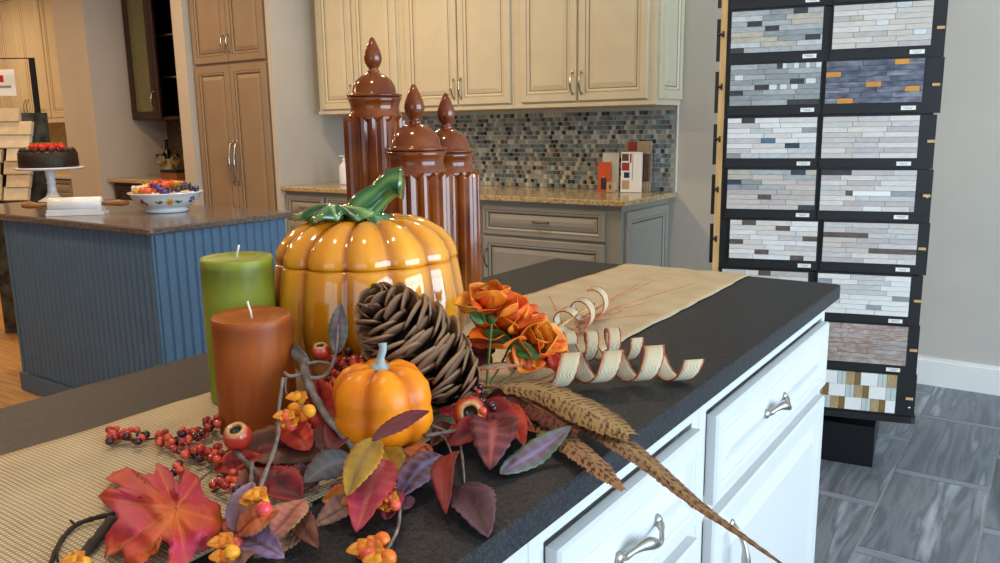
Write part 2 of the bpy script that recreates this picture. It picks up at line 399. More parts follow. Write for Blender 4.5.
def bird_pull(parent, c, d, n, ln):
    """wavy leaf-shaped bow pull of the white island"""
    c, d, n = V(c), V(d).normalized(), V(n); up = n.cross(d); b = B(); pts = []; rad = []
    for k in range(19):
        t = k/18; s = (t-.5)*ln; h = .022*(math.sin(PI*t)**.7)
        pts.append(c+d*s+n*(h+.002)+Z_*(.010*math.sin(2*PI*t))); rad.append(.0035+.0052*math.exp(-((t-.36)/.2)**2)+.002*(t > .93)+.0016*(t < .08))
    b.tube(pts, rad, 8)
    for t in (-.5, .5): b.lathe([(.0095, 0), (.008, .003), (.005, .006)], frame_to(n, c+d*t*ln), 10)
    return b.build('handle', 'nickel', parent)

# ---- white island: three cabinet units under one worktop, fronts face +X
XI = -.425
def white_unit(y0, y1, dr, drw, label, handle_y=None, door_handle=None):
    t = thing('island_cabinet', (-.8, (y0+y1)/2, 0), label, 'cabinet', 'white island cabinets')
    b = B(); b.box(-1.16, XI-.02, y0, y1, .1, .8805); b.build('body', 'island_white', t)
    b = B(); b.box(-1.12, XI-.09, y0, y1, .001, .1); b.build('toe_kick', 'island_white', t)
    b = B()                                       # face frame
    b.box(XI-.02, XI, y0, y0+.03, .1, .8805); b.box(XI-.02, XI, y1-.03, y1, .1, .8805)
    for z0, z1 in ((.1, .13), (.655, .70), (.845, .8805)): b.box(XI-.02, XI, y0+.03, y1-.03, z0, z1)
    b.build('face_frame', 'island_white', t)
    d0, d1 = drw
    q = door('drawer', (XI+.0005, d1, .686), -Y_, X_, d1-d0, .152, ['island_white', 'island_white'], t, .036)
    bird_pull(q, (XI+.0175, handle_y-.012, .760), Y_, X_, .118)
    q = door('door', (XI+.0005, d1, .118), -Y_, X_, d1-d0, .542, ['island_white', 'island_white'], t)
    pull(q, (XI+.0195, door_handle, .56), Z_, X_, .12)
    return t
white_unit(1.145, 1.945, None, (1.178, 1.913), 'white island cabinet at the end beside the tile sample rack', 1.515, 1.262)
white_unit(.655, 1.144, None, (.688, 1.112), 'white island cabinet whose drawer the long feather droops past', .905, .73)
white_unit(-.15, .654, None, (-.115, .62), 'white island cabinet next to the one under the feather, away from the rack', .25, .5)
b = B(); b.slab(-1.187, -.40, -.2, 1.985, .881, ZT, .012, .003)
b.build('island_worktop', 'charcoal', None, 'dark charcoal leathered stone worktop on the white island', 'countertop')

# ---- back run: grey base units, gold granite top, cream wall units
YD = 3.765                                           # carcass front
def x_at(px, py, Y): return aty(px, py, Y).x
bx = [-4.432, x_at(327.5, 215, YD), -3.30, x_at(484, 215, YD)-.012, -1.848]
lab = ['grey glazed base cabinet in the corner beside the tall cabinet', 'grey glazed base cabinet second from the tall taupe cabinet', 'grey glazed base cabinet mostly behind the brown canisters', 'grey glazed base cabinet with panelled end under the brochures']
for i in range(4):
    x0, x1 = bx[i], bx[i+1]-.002
    t = thing('base_cabinet', ((x0+x1)/2, 4.06, 0), lab[i], 'cabinet', 'grey base cabinets')
    b = B(); b.box(x0, x1, YD, YB-.003, .1, .884); b.build('body', 'grey_cab', t)
    b = B(); b.box(x0, x1, YD+.07, YB-.01, .001, .1); b.build('toe_kick', 'grey_cab', t)
    xa, xb = x0+.012, (x1-.012 if i < 3 else x_at(606, 212, YD))
    q = door('drawer', (xa, YD-.0005, .69), X_, -Y_, xb-xa, .165, ['grey_cab', 'grey_glaze'], t, .034)
    pull(q, ((xa+xb)/2, YD-.0165, .775), X_, -Y_, .10, material='bronze', r=.004)
    q = door('door', (xa, YD-.0005, .115), X_, -Y_, xb-xa, .56, ['grey_cab', 'grey_glaze'], t)
    pull(q, (xa+.03, YD-.02, .55), Z_, -Y_, .10, material='bronze', r=.004)
    if i == 3:
        door('end_panel', (x1+.0005, YD+.03, .115), Y_, X_, YB-YD-.06, .735, ['grey_cab', 'grey_glaze'], t, .06)
b = B(); b.slab(-4.433, -1.80, 3.717, YB-.002, .885, ZT, .012, .004)
b.build('back_worktop', 'gold_granite', None, 'speckled gold granite worktop on the grey base cabinets', 'countertop')

YU = YB-.345
ux = [-4.325, x_at(401, 80, YU), x_at(514.5, 80, YU), x_at(656, 80, YU)]
doors = [((320, 352.5), (354, 396.5)), ((406, 456.5), (458, 509.5)), ((520, 576), (578, 647))]
lab = ['cream glazed wall cabinet above the tallest brown canister', 'cream glazed wall cabinet between the two other cream wall cabinets', 'cream glazed wall cabinet with panelled end above the brochures']
for i in range(3):
    x0, x1 = ux[i], ux[i+1]-.002
    t = thing('wall_cabinet', ((x0+x1)/2, YB-.17, 1.40), lab[i], 'cabinet', 'cream wall cabinets')
    b = B(); b.box(x0, x1, YU, YB-.003, 1.40, 2.46); b.box(x0-.004, x1+(.008 if i == 2 else 0), YU-.012, YU-.001, 1.402, 1.422); b.build('body', 'cream', t)
    for j, (pa, pb) in enumerate(doors[i]):
        xa, xb = x_at(pa, 80, YU-.02), x_at(pb, 80, YU-.02)
        if i == 0 and j == 0: xa = max(xa, x0+.004)
        q = door('door', (xa, YU-.0005, 1.432), X_, -Y_, xb-xa, 1.0, ['cream', 'cream_glaze'], t, .055)
        pull(q, ((xb-.022) if j == 0 else (xa+.022), YU-.02, 1.53), Z_, -Y_, .115, material='nickel', r=.005)
    if i == 2:
        door('end_panel', (x1+.0005, YU+.02, 1.43), Y_, X_, YB-YU-.04, 1.0, ['cream', 'cream_glaze'], t, .06)
# mosaic backsplash: small glass tiles too small to count, one part of the wall
b = B(); b.box(-4.433, -1.806, YB-.006, YB-.0005, ZT+.001, 1.398); b.build('backsplash_grout', mat('pale_grout', '#bdbcb0', .8), wall_back)
mos = [mat('mosaic_%s' % n, c, .12, coat=.3) for n, c in (('slate', '#5f6f78'), ('teal', '#6f868c'), ('mist', '#9aa6a4'), ('pearl', '#c3c6bd'), ('sand', '#a99f8c'), ('brown', '#5d5347'), ('ink', '#2d3236'), ('grey', '#85898a'))]
b = B(); p = .0272; rr = random.Random(3)
nz_ = int((1.398-ZT)/p); nx_ = int((4.433-1.806)/p)
for r_ in range(nz_):
    for c_ in range(nx_):
        b.mi = rr.choices(range(8), (14, 14, 17, 15, 13, 8, 8, 13))[0]
        x = -4.43+c_*p+(p*.5 if r_ % 2 else 0); z = ZT+.003+r_*p
        if x+p > -1.807: continue
        b.obox((x, YB-.0055, z), X_, Z_, -Y_, p-.0042, p-.0042, .004)
b.build('mosaic_tiles', mos, wall_back, kind='stuff')
b = B(); b.box(-1.806, -1.80, YB-.012, YB-.0005, ZT+.001, 1.398); b.build('tile_edge_trim', 'white_paint', wall_back)

# ---- tall taupe pantry cabinet
YT = 3.735; xt0, xt1 = -5.318, -4.478
t = thing('tall_cabinet', ((xt0+xt1)/2, 4.05, 0), 'tall taupe glazed pantry cabinet with four doors and long bowed handles', 'cabinet')
b = B(); b.box(xt0, xt1, YT, YB-.003, .001, 2.5); b.build('body', 'taupe', t)
mid = (xt0+xt1)/2
for j, (xa, xb) in enumerate(((xt0+.02, mid-.003), (mid+.003, xt1-.03))):
    hx = mid-.028 if j == 0 else mid+.028
    q = door('door', (xa, YT-.0005, .12), X_, -Y_, xb-xa, 1.635, ['taupe', 'taupe_glaze'], t, .06)
    pull(q, (hx, YT-.02, 1.07), Z_, -Y_, .30, material='nickel', r=.007, out=.035)
    q = door('door', (xa, YT-.0005, 1.775), X_, -Y_, xb-xa, .7, ['taupe', 'taupe_glaze'], t, .06)
    pull(q, (hx, YT-.02, 1.90), Z_, -Y_, .12, material='nickel', r=.005)

# ---- blue beadboard island
t = thing('blue_island', (-3.62, 2.18, 0), 'blue beadboard island cabinet under the brown granite worktop', 'cabinet')
X0, X1, Y0, Y1 = -4.25, -2.992, 1.842, 2.53
b = B(); b.box(X0+.012, X1-.010, Y0+.010, Y1, .008, .8845); b.build('body', 'blue', t)
b = B(); b.box(X0-.03, X1+.004, Y0-.012, Y0-.002, .008, .10); b.box(X0-.012, X0+.012, Y0-.004, Y0+.03, .10, .8845); b.build('base_trim', 'blue', t)
nn = 28; wv = (X1-X0-.022)/nn
def bead_mesh(wd, h):
    b = B(); prf = [(0, 0), (.0, .006), (.005, .009), (wd-.013, .009), (wd-.010, .005), (wd-.006, .009), (wd-.003, .007), (wd-.002, 0)]
    n = len(prf); lo = [b.vert((x, -y, 0)) for x, y in prf]; hi = [b.vert((x, -y, h)) for x, y in prf]
    for k in range(n-1): b.face([lo[k], lo[k+1], hi[k+1], hi[k]])
    b.face(hi); b.face(lo[::-1])
    me = bpy.data.meshes.new('bead_plank'); me.from_pydata([tuple(q) for q in b.v], [], b.f); me.materials.append(MT['blue']); return me
me = bead_mesh(wv, .782)
for k in range(nn):
    o = bpy.data.objects.new('bead_plank', me); link(o, t); o.location = V((X0+.012+k*wv, Y0+.010, .102))-OFF[t]
n2 = 15; w2 = (Y1-Y0-.014)/n2; me2 = bead_mesh(w2, .874)
for k in range(n2):
    o = bpy.data.objects.new('bead_plank', me2); link(o, t); o.location = V((X1-.010, Y0+.012+k*w2, .010))-OFF[t]; o.rotation_euler.z = PI/2
b = B(); b.slab(-4.86, -2.972, 1.812, 2.565, .885, ZT, .02, .006)
b.build('blue_island_worktop', 'brown_granite', None, 'polished brown granite worktop holding the candy bowl and cake', 'countertop')

# ---- wet bar niche: dark wall cabinet, base, top
t = thing('bar_wall_cabinet', (-6.2, 4.2, 1.40), 'espresso wood wall cabinet with seeded glass doors in the bar niche', 'cabinet')
b = B(); x0, x1, yf = -6.67, -5.46, 4.04
b.box(x0, x0+.02, yf, YB-.003, 1.40, 2.46); b.box(x1-.02, x1, yf, YB-.003, 1.40, 2.46); b.box(x0+.02, x1-.02, yf, YB-.003, 1.40, 1.425); b.box(x0+.02, x1-.02, yf, YB-.003, 2.43, 2.46)
b.build('body', 'dark_wood', t)
b = B(); b.box(x0+.02, x1-.02, YB-.02, YB-.004, 1.425, 2.43); b.build('back_panel', 'dark_in', t)
for z in (1.74, 2.08):
    b = B(); b.box(x0+.022, x1-.022, yf+.06, YB-.022, z, z+.015); b.build('shelf', 'dark_wood', t)
    b = B(); b.box(-6.28, x1-.022, yf+.052, yf+.0595, z, z+.008); b.build('shelf_edge', 'nickel', t)
def bar_door(xa, xb, glass):
    b = B(); z0, z1, fr = 1.405, 2.455, .065
    b.box(xa, xa+fr, yf-.021, yf-.001, z0, z1); b.box(xb-fr, xb, yf-.021, yf-.001, z0, z1); b.box(xa+fr, xb-fr, yf-.021, yf-.001, z0, z0+fr); b.box(xa+fr, xb-fr, yf-.021, yf-.001, z1-fr, z1)
    q = b.build('door', 'dark_wood', t)
    b = B(); b.box(xa+fr, xb-fr, yf-.013, yf-.009, z0+fr, z1-fr); b.build('pane', glass, q)
    pull(q, (xb-.03, yf-.021, 1.56), Z_, -Y_, .14, r=.005); return q
bar_door(-6.66, -6.285, 'frost'); 
b = B(); b.box(-6.28, -6.235, yf-.021, yf-.001, 1.405, 2.455); b.build('stile', 'dark_wood', t)
t = thing('bar_base_cabinet', (-6.15, 4.05, 0), 'dark base cabinet with open front in the bar niche', 'cabinet')
b = B(); b.box(-6.66, -5.46, 3.80, YB-.003, .006, .884); b.build('body', 'dark_wood', t)
door('door', (-6.64, 3.7995, .1), X_, -Y_, .54, .76, ['dark_wood', 'dark_in'], t); door('door', (-6.09, 3.7995, .1), X_, -Y_, .62, .76, ['dark_wood', 'dark_in'], t)
b = B(); b.slab(-6.685, -5.458, 3.745, YB-.002, .885, ZT, .008, .004); b.build('bar_worktop', 'gold_granite', None, 'gold granite worktop in the bar niche under the wine glasses', 'countertop')
b = B(); b.box(-6.689, -5.458, YB-.012, YB-.001, ZT+.001, 1.398); b.build('bar_backsplash', mat('brown_mosaic', '#3a2c22', .3, col2='#7d6a55', vscale=45, detail=1), None, 'brown mosaic backsplash panel behind the wine glasses', 'backsplash')

# ---- cream kitchen in the far left room
yf = 4.22
xs = [-10.2, -9.3, -8.4, -7.55]
for i in range(3):
    x0, x1 = xs[i], xs[i+1]-.002
    t = thing('wall_cabinet', ((x0+x1)/2, 4.42, 1.40), ['plain cream wall cabinet in the far room furthest from the bar niche', 'plain cream wall cabinet in the far room behind the sign card', 'plain cream wall cabinet in the far room above the chocolate cake'][i], 'cabinet', 'far room wall cabinets')
    b = B(); b.box(x0, x1, yf, 4.617, 1.41, 2.745); b.box(x0, x1, yf-.02, yf-.001, 1.41, 1.45); b.build('body', 'cream', t)
    m_ = (x0+x1)/2
    for j, (xa, xb) in enumerate(((x0+.01, m_-.002), (m_+.002, x1-.01))):
        q = door('door', (xa, yf-.0005, 1.455), X_, -Y_, xb-xa, 1.26, ['cream', 'cream_glaze'], t, .06)
        pull(q, (m_-.03 if j == 0 else m_+.03, yf-.02, 1.56), Z_, -Y_, .17, r=.004, bulge=False, material='bronze')
b = B(); b.box(-7.548, -7.185, yf+.03, 4.617, 1.41, 2.745); b.build('filler_panel', 'cream', None, 'cream filler panel between the far cabinets and the partition wall', 'panel')
t = thing('base_cabinet', (-8.7, 4.28, 0), 'long cream base cabinet in the far room behind the cake stand', 'cabinet')
b = B(); b.box(-10.2, -7.185, 3.98, 4.617, .006, .874); b.build('body', 'grey_cab', t)
for k in range(6): door('drawer', (-10.19+k*.5, 3.9795, .70), X_, -Y_, .49, .16, ['grey_cab', 'grey_glaze'], t, .03); door('door', (-10.19+k*.5, 3.9795, .1), X_, -Y_, .49, .58, ['grey_cab', 'grey_glaze'], t)
b = B(); b.slab(-10.2, -7.183, 3.94, 4.617, .875, .905, .01, .004); b.build('far_worktop', 'cream', None, 'pale worktop in the far room under the cream cabinets', 'countertop')
b = B(); b.box(-10.2, -7.183, 4.606, 4.618, .906, 1.409); b.build('far_backsplash', mat('tan_stone', '#b99b66', .5, col2='#d1b685', vscale=25), None, 'tan stone backsplash in the far room', 'backsplash')

# ================================================================== TILE SAMPLE RACK
ang = math.radians(14.83)
RE = V((math.cos(ang), math.sin(ang), 0)); RN = V((math.sin(ang), -math.cos(ang), 0))
RP = atz(913, 423, .2); RP.z = 0
def rk(s, z, d=0): return RP + RE*s + Z_*z + RN*d         # s along the face (0 = right edge), d = proud of the face
t = thing('display_rack', rk(-.37, 0, -.2), 'black revolving display rack holding rows of mosaic samples', 'rack')
rack = t
bc = rk(-.37, 0, -.27)
a2 = math.radians(7); e2 = V((math.cos(a2), math.sin(a2), 0)); n2_ = V((-math.sin(a2), math.cos(a2), 0))
pc = atz(872, 468, 0)
b = B(); b.obox(pc-e2*.46, e2, Z_, n2_, .46, .160, .46); b.v = [p+V((0, 0, .0015)) for p in b.v]; b.build('base_box', 'black_satin', t)
b = B(); b.lathe([(.13, .1620), (.13, .2)], Matrix.Translation(pc-e2*.24+n2_*.22), 28); b.build('turntable', 'black_satin', t)
b = B()
pts = [(-.755, .005), (-.745, .014), (-.01, .014), (.005, .008), (.008, -.01), (.008, -.44), (-.755, -.44)]
lo = [b.vert(rk(s, .200, d)) for s, d in pts]; hi = [b.vert(rk(s, .224, d)) for s, d in pts]
for k in range(7): b.face([lo[k], lo[(k+1) % 7], hi[(k+1) % 7], hi[k]])
b.face(lo[::-1]); b.face(hi); b.build('tray', 'black', t)
b = B(); b.obox(rk(-.715, .2245, -.40), RE, Z_, RN, .70, 1.72, .37); b.build('core', 'black', t)
b = B(); b.obox(rk(-.738, .2245, -.030), RE, Z_, RN, .0225, 1.72, .028); b.build('wood_strip', 'pine', t)
ztop = [1.88, 1.69, 1.503, 1.312, 1.124, .936, .746, .563, .379]
sR = [-.355, -.357, -.370, -.371, -.366, -.347, -.357, -.352, -.375]
sL = [-.70, -.70, -.697, -.70, -.693, -.677, -.70, -.69, -.70]
W_, H_ = .310, .146
for k, z in enumerate(ztop):
    zb = z-.152-.032; zt = z+.006
    b = B(); b.obox(rk(-.7145, zb, -.0295), RE, Z_, RN, .708+.004*(k % 3), zt-zb-.004, .024); b.build('row_board', 'black', t)
    b = B(); b.obox(rk(-.0305, (zb+zt)/2-.004, -.0050), RE, Z_, RN, .024, .009, .004); b.build('ledge_end', 'pine', t)
    b = B(); b.obox(rk(-.752, zb+.014, -.028), RE, Z_, RN, .0135, .150, .02); b.build('side_clip', 'black_satin', t)
    b = B(); b.tube([rk(-.748, z-.075, .0), rk(-.727, z-.075, .0)], .004, 8); b.tube([rk(-.727, z-.086, .002), rk(-.727, z-.064, .002)], .0035, 6); b.build('hook', 'black_satin', t)
b = B(); b.lathe([(.006, 0), (.005, .003), (.002, .0035)], frame_to(RN, rk(-.018, .255, -.0052)), 10); b.build('screw', 'nickel', t)
b = B(); b.lathe([(.006, 0), (.005, .003), (.002, .0035)], frame_to(RN, rk(-.018, 1.03, -.0052)), 10); b.build('screw', 'nickel', t)

def stone(n, c, v=.12, c2=None, vs=40): return mat('stone_'+n, c, .5, var=v, vscale=vs, col2=c2, stretch=(1, 1, 2.5), objrand=1)
ST = dict(g1=stone('grey', '#a5a9ab'), g2=stone('ash', '#8e9496'), g3=stone('silver', '#bcc0c2'), sd=stone('sand', '#b4ada0'), w1=stone('white', '#d9d8d6', .05), w2=stone('ivory', '#cfcac4', .06), w3=stone('smoke', '#bfbdbd', .08),
  dk=stone('graphite', '#3a3a3a', .2), br=stone('umber', '#5d504a', .25), bl=stone('steel_blue', '#4c6c86', .2), db=stone('navy', '#34404f', .3), dm=stone('dark_marble', '#3d4356', .2, '#6d7180', 25), dm2=stone('dark_marble2', '#4a4f60', .2, '#8d8f98', 18),
  og=mat('polished_amber', '#c98b3a', .3, var=.1, vscale=20), lb=stone('greige', '#c2bab2', .06), lb2=stone('mauve', '#b5adab', .08), lb3=stone('linen', '#ccc5bd', .05), rs=stone('rust_marble', '#a79f9a', .2, '#8f7064', 30), rs2=stone('rust_grey', '#a9a5a2', .2, '#93827b', 26), rs3=stone('rose', '#b5aca6', .2, '#96786c', 40),
  tn=mat('tan_stone_chip', '#a68f66', .45, var=.15, vscale=90), gl=mat('pale_glass_chip', '#b9c6c2', .1, coat=.4), wh=mat('white_glass_chip', '#e2e2e0', .12, coat=.4), mir=mat('polished_silver_strip', '#cfd3d6', .3, metal=.3), bw=mat('bronze_chip', '#8a6f45', .25, metal=.3))
def sample(s0, z1, label, pal, wts, acc=(), rows=8, fixed=None, seed=1):
    rg = random.Random(seed)
    q = thing('mosaic_sample', rk(s0+W_/2, z1-.182, -.001), label, 'tile sample', 'mosaic samples on the rack')
    b = B(); b.obox(rk(s0-.005, z1-.180, -.0045), RE, Z_, RN, W_+.010, .186, .0085); b.build('backing_board', 'black', q)
    b = B(); b.obox(rk(s0+W_-.062, z1-.172, .0042), RE, Z_, RN, .046, .014, .001); lb_ = b.build('label', 'paper', q)
    for i in range(2):
        b = B(); b.obox(rk(s0+W_-.055+.006*i, z1-.1635-.0045*i, .0053), RE, Z_, RN, .030-.008*i, .0016, .0003); b.build('printed_line', 'ink', lb_)
    def put(sa, sb, za, zb, m, pr=.006):
        c = rk((sa+sb)/2, (za+zb)/2, .0042+pr/2); piece('mosaic_piece', q, c, (sb-sa-.0012, pr, zb-za-.0010), ST[m], ang)
    if fixed: fixed(put, s0, z1); return
    h = H_/rows
    for r in range(rows):
        ac = sorted((a for a in acc if a[0] == r), key=lambda a: a[1]); spans = []; s = 0.
        for (_, f0, f1, m) in ac:
            if f0-s > .02: spans.append((s, f0, None))
            spans.append((max(s, f0), f1, m)); s = f1
        if 1-s > .02: spans.append((s, 1., None))
        for (f0, f1, m) in spans:
            if m: put(s0+f0*W_, s0+f1*W_, z1-(r+1)*h, z1-r*h, m, .0062); continue
            n = max(1, round((f1-f0)*W_/.105+rg.uniform(-.4, .4))); cuts = [f0+(f1-f0)*(k+(rg.uniform(-.28, .28) if 0 < k < n else 0))/n for k in range(n+1)]
            for k in range(n): put(s0+cuts[k]*W_, s0+cuts[k+1]*W_, z1-(r+1)*h, z1-r*h, rg.choices(pal, wts)[0], .006+rg.uniform(-.0012, .0012))
SR = 'on the rack'
sample(sL[0], ztop[0], 'grey strip mosaic sample in the rack column by the wood strip, top row', ['g1', 'g2', 'g3'], [1, 1, 1], seed=50)
sample(sR[0], ztop[0], 'ivory strip mosaic sample in the rack column away from the wood strip, top row', ['w2', 'w3'], [1, 1], seed=51)
sample(sL[1], ztop[1], 'grey stone strip mosaic sample with four graphite pieces and sand streaks', ['g1', 'g3', 'g2', 'sd'], [4, 4, 2, 1.6], [(0, .68, .83, 'dk'), (2, .18, .34, 'dk'), (3, .38, .53, 'dk'), (5, .82, .98, 'dk'), (7, 0, .15, 'dk')], seed=2)
sample(sR[1], ztop[1], 'beige white strip mosaic sample with two slim polished strips', ['lb', 'lb3', 'w2', 'lb2'], [3, 3, 2, 1], [(0, .63, .79, 'g3'), (2, .17, .31, 'sd'), (3, .44, .57, 'mir'), (5, .82, .95, 'mir')], seed=9)
sample(sL[2], ztop[2], 'slate grey strip mosaic sample with shiny silver chips', ['g2', 'g1', 'g2'], [3, 3, 2], [(0, .52, .58, 'dk'), (0, .58, .63, 'mir'), (0, .63, .70, 'g1'), (0, .70, .76, 'mir'), (0, .76, .83, 'g2'), (0, .83, .88, 'mir'), (0, .88, .94, 'g1'), (0, .94, 1, 'mir'), (2, .05, .15, 'mir'), (3, .67, .82, 'dk'), (3, .84, .95, 'mir'), (4, .28, .43, 'dk'), (4, .44, .53, 'mir'), (4, .56, .64, 'mir'), (4, .68, .76, 'mir'), (5, 0, .15, 'dk'), (7, .65, 1, 'dk')], seed=6)
sample(sR[2], ztop[2], 'dark navy marble strip mosaic sample with amber pieces', ['dm', 'dm2'], [1, 1], [(0, .70, .85, 'og'), (2, 0, .16, 'og'), (4, .42, .58, 'og'), (5, .82, .97, 'og'), (7, .13, .30, 'og')], seed=12)
sample(sL[3], ztop[3], 'pale white strip mosaic sample with one bright blue piece', ['w1', 'w3', 'w2', 'g3'], [4, 2, 2, 1], [(0, .16, .31, 'dk'), (2, .84, 1, 'g2'), (4, .39, .55, 'bl'), (5, .66, .82, 'db'), (7, 0, .16, 'g2')], seed=31)
sample(sR[3], ztop[3], 'plain pale grey marbled strip mosaic sample without accents', ['w3', 'lb2', 'w2', 'lb'], [3, 2, 2, 2], seed=14)
sample(sL[4], ztop[4], 'taupe and grey strip mosaic sample with navy pieces', ['lb2', 'lb', 'g2', 'sd', 'g1'], [3, 3, 2, 1, 3], [(0, .72, .88, 'db'), (2, 0, .16, 'db'), (3, .16, .36, 'g2'), (4, .57, .73, 'sd'), (5, .36, .51, 'br'), (7, .82, 1, 'db')], seed=15)
def longmir(put, s0, z1):
    rg = random.Random(8); h = H_/8
    for r in range(8):
        cuts = [s0, s0+rg.uniform(.06, .12), s0+rg.uniform(.16, .24), s0+W_]
        ms = [rg.choice(['w3', 'lb2', 'lb', 'w2']) for _ in range(3)]
        if r == 0: cuts[1] = s0+.10; ms[0] = 'dk'
        if r == 4: cuts = [s0, s0+.085, s0+.108, s0+.232, s0+W_]; ms = ['w3', 'br', 'wh', 'g2']
        if r == 7: cuts = [s0, s0+.145, s0+.205, s0+.295, s0+W_]; ms = ['lb', 'w1', 'lb3', 'g1']
        for i in range(len(ms)): put(cuts[i], cuts[i+1], z1-(r+1)*h, z1-r*h, ms[i])
sample(sR[4], ztop[4], 'pale strip mosaic sample with one long white bar in its middle', None, None, fixed=longmir)
sample(sL[5], ztop[5], 'white strip mosaic sample with six scattered brown pieces', ['w1', 'w2', 'w3'], [4, 4, 1], [(0, .14, .30, 'br'), (1, .53, .69, 'br'), (3, .84, 1, 'br'), (4, 0, .16, 'br'), (6, .30, .46, 'br'), (7, .71, .86, 'br')], seed=17)
def twobrown(put, s0, z1):
    rg = random.Random(11); h = H_/8
    for r in range(8):
        cuts = [s0, s0+rg.uniform(.06, .14), s0+rg.uniform(.17, .25), s0+W_]; ms = [rg.choice(['lb2', 'lb', 'w2', 'w3']) for _ in range(3)]
        if r == 2: cuts = [s0, s0+.15, s0+.24, s0+W_]; ms[0] = 'br'
        if r == 5: cuts = [s0, s0+.08, s0+.155, s0+W_]; ms[2] = 'br'
        for i in range(3): put(cuts[i], cuts[i+1], z1-(r+1)*h, z1-r*h, ms[i])
sample(sR[5], ztop[5], 'greige strip mosaic sample with two long brown bars', None, None, fixed=twobrown)
sample(sL[6], ztop[6], 'strip mosaic sample peeking over the runner end with one dark piece', ['lb2', 'w2', 'lb'], [1, 1, 1], [(0, .43, .57, 'br')], seed=23)
sample(sR[6], ztop[6], 'bright white strip mosaic sample with three taupe pieces', ['w1', 'w2', 'w3'], [5, 2, 1.5], [(1, 0, .16, 'g2'), (4, .82, 1, 'g2'), (6, .55, .71, 'g2')], seed=33)
sample(sL[7], ztop[7], 'rust mosaic sample hidden low behind the white island', ['rs', 'rs2'], [1, 1], seed=24)
sample(sR[7], ztop[7], 'grey mosaic sample with rust red veining', ['rs', 'rs2', 'rs3'], [1, 1, 1], seed=26)
def chips(put, s0, z1):
    rg = random.Random(4); h = H_/3
    seq = [('tn', .030), ('bw', .02), ('wh', .058), ('gl', .016), ('gl', .014)]
    for r in range(3):
        s = s0; k = (0, 3, 2)[r]
        while s < s0+W_-.004:
            m, ln = seq[k % 5]; e_ = min(s+ln, s0+W_)
            if s0+W_-e_ < .01: e_ = s0+W_
            put(s, e_, z1-(r+1)*h, z1-r*h, m, .007); s = e_; k += 1
sample(sL[8], ztop[8], 'chip mosaic sample in the bottom row hidden behind the island', None, None, fixed=chips)
sample(sR[8], ztop[8], 'white square, glass and tan chip mosaic sample in the bottom row', None, None, fixed=chips)

# ================================================================== BROCHURES + BOTTLE ON THE BACK WORKTOP
def leaning(name, pbl, w, h, th, tilt, label, cat, front, back='paper', extras=(), group=None):
    """upright sheet stack: bottom-left corner pbl, leaning back by tilt"""
    n = V((0.25, -.97, 0)).normalized(); u = V((.97, .25, 0)).normalized(); v = (Z_*math.cos(tilt)-n*math.sin(tilt)); nn = u.cross(v)
    q = thing(name, V(pbl)+u*w/2, label, cat, group)
    b = B(); b.obox(V(pbl)-nn*th, u, v, nn, w, h, th); b.build('pages', back, q)
    b = B(); b.obox(V(pbl)+nn*.0002, u, v, nn, w, h, .001); b.build('cover', front, q)
    for (a, c, d, e, m) in extras:
        b = B(); b.obox(V(pbl)+u*a*w+v*c*h+nn*.0013, u, v, nn, (d-a)*w, (e-c)*h, .0008); b.build('printed_block', m, q)
    return q
pr = {k: mat('print_'+k, c, .5) for k, c in dict(orange='#d4581f', navy='#232a38', brown='#5b3a28', red='#9a2a20', tan='#b49a72', grey='#8c8a86').items()}
MT.update({'p_'+k: v for k, v in pr.items()})
def on_top(px, Y): q = aty(px, 190, Y); return V((q.x, Y, ZT+.002))
p0 = on_top(597.5, 4.245)
leaning('brochure', p0, .078, .168, .012, .08, 'orange brochure with dark figure leaning on the mosaic backsplash', 'brochure', 'p_orange', extras=[(.25, .05, .65, .45, 'p_navy'), (.35, .28, .55, .5, 'p_tan')])
leaning('leaflet', on_top(602, 4.285), .098, .222, .012, .06, 'plain white leaflet pack standing behind the orange brochure', 'leaflet', 'paper')
leaning('card_stand', on_top(606.5, 4.165), .046, .058, .02, .12, 'small cream card box in front of the orange brochure', 'card', 'p_tan', extras=[(.3, .3, .55, .75, 'p_brown')], back='paper')
p1 = on_top(620.5, 4.20)
leaning('catalogue', p1, .118, .228, .030, .06, 'white catalogue with picture collage cover beside the clear holder', 'catalogue', 'paper', extras=[(.04, .78, .36, .96, 'p_brown'), (.42, .74, .50, .96, 'p_red'), (.04, .54, .40, .74, 'p_red'), (.15, .36, .42, .50, 'p_navy'), (.06, .08, .42, .3, 'p_tan'), (.55, .3, .58, .97, 'p_grey')])
p2 = on_top(626.5, 4.262)
leaning('booklet', p2, .140, .288, .010, .05, 'brown tall booklet with red square in the clear holder', 'booklet', 'p_tan', extras=[(.02, .80, .40, .99, 'p_red'), (.42, .2, .98, .75, 'p_brown')])
q = thing('brochure_holder', p2+V((.07, .02, 0)), 'clear acrylic brochure holder around the tall booklet', 'holder')
b = B(); b.box(p2.x+.138, p2.x+.166, p2.y-.002, p2.y+.001, ZT+.001, ZT+.27); b.build('front_panel', 'acrylic', q)
b = B(); b.box(p2.x+.167, p2.x+.170, p2.y-.002, p2.y+.085, ZT+.001, ZT+.28); b.build('side_panel', 'acrylic', q)
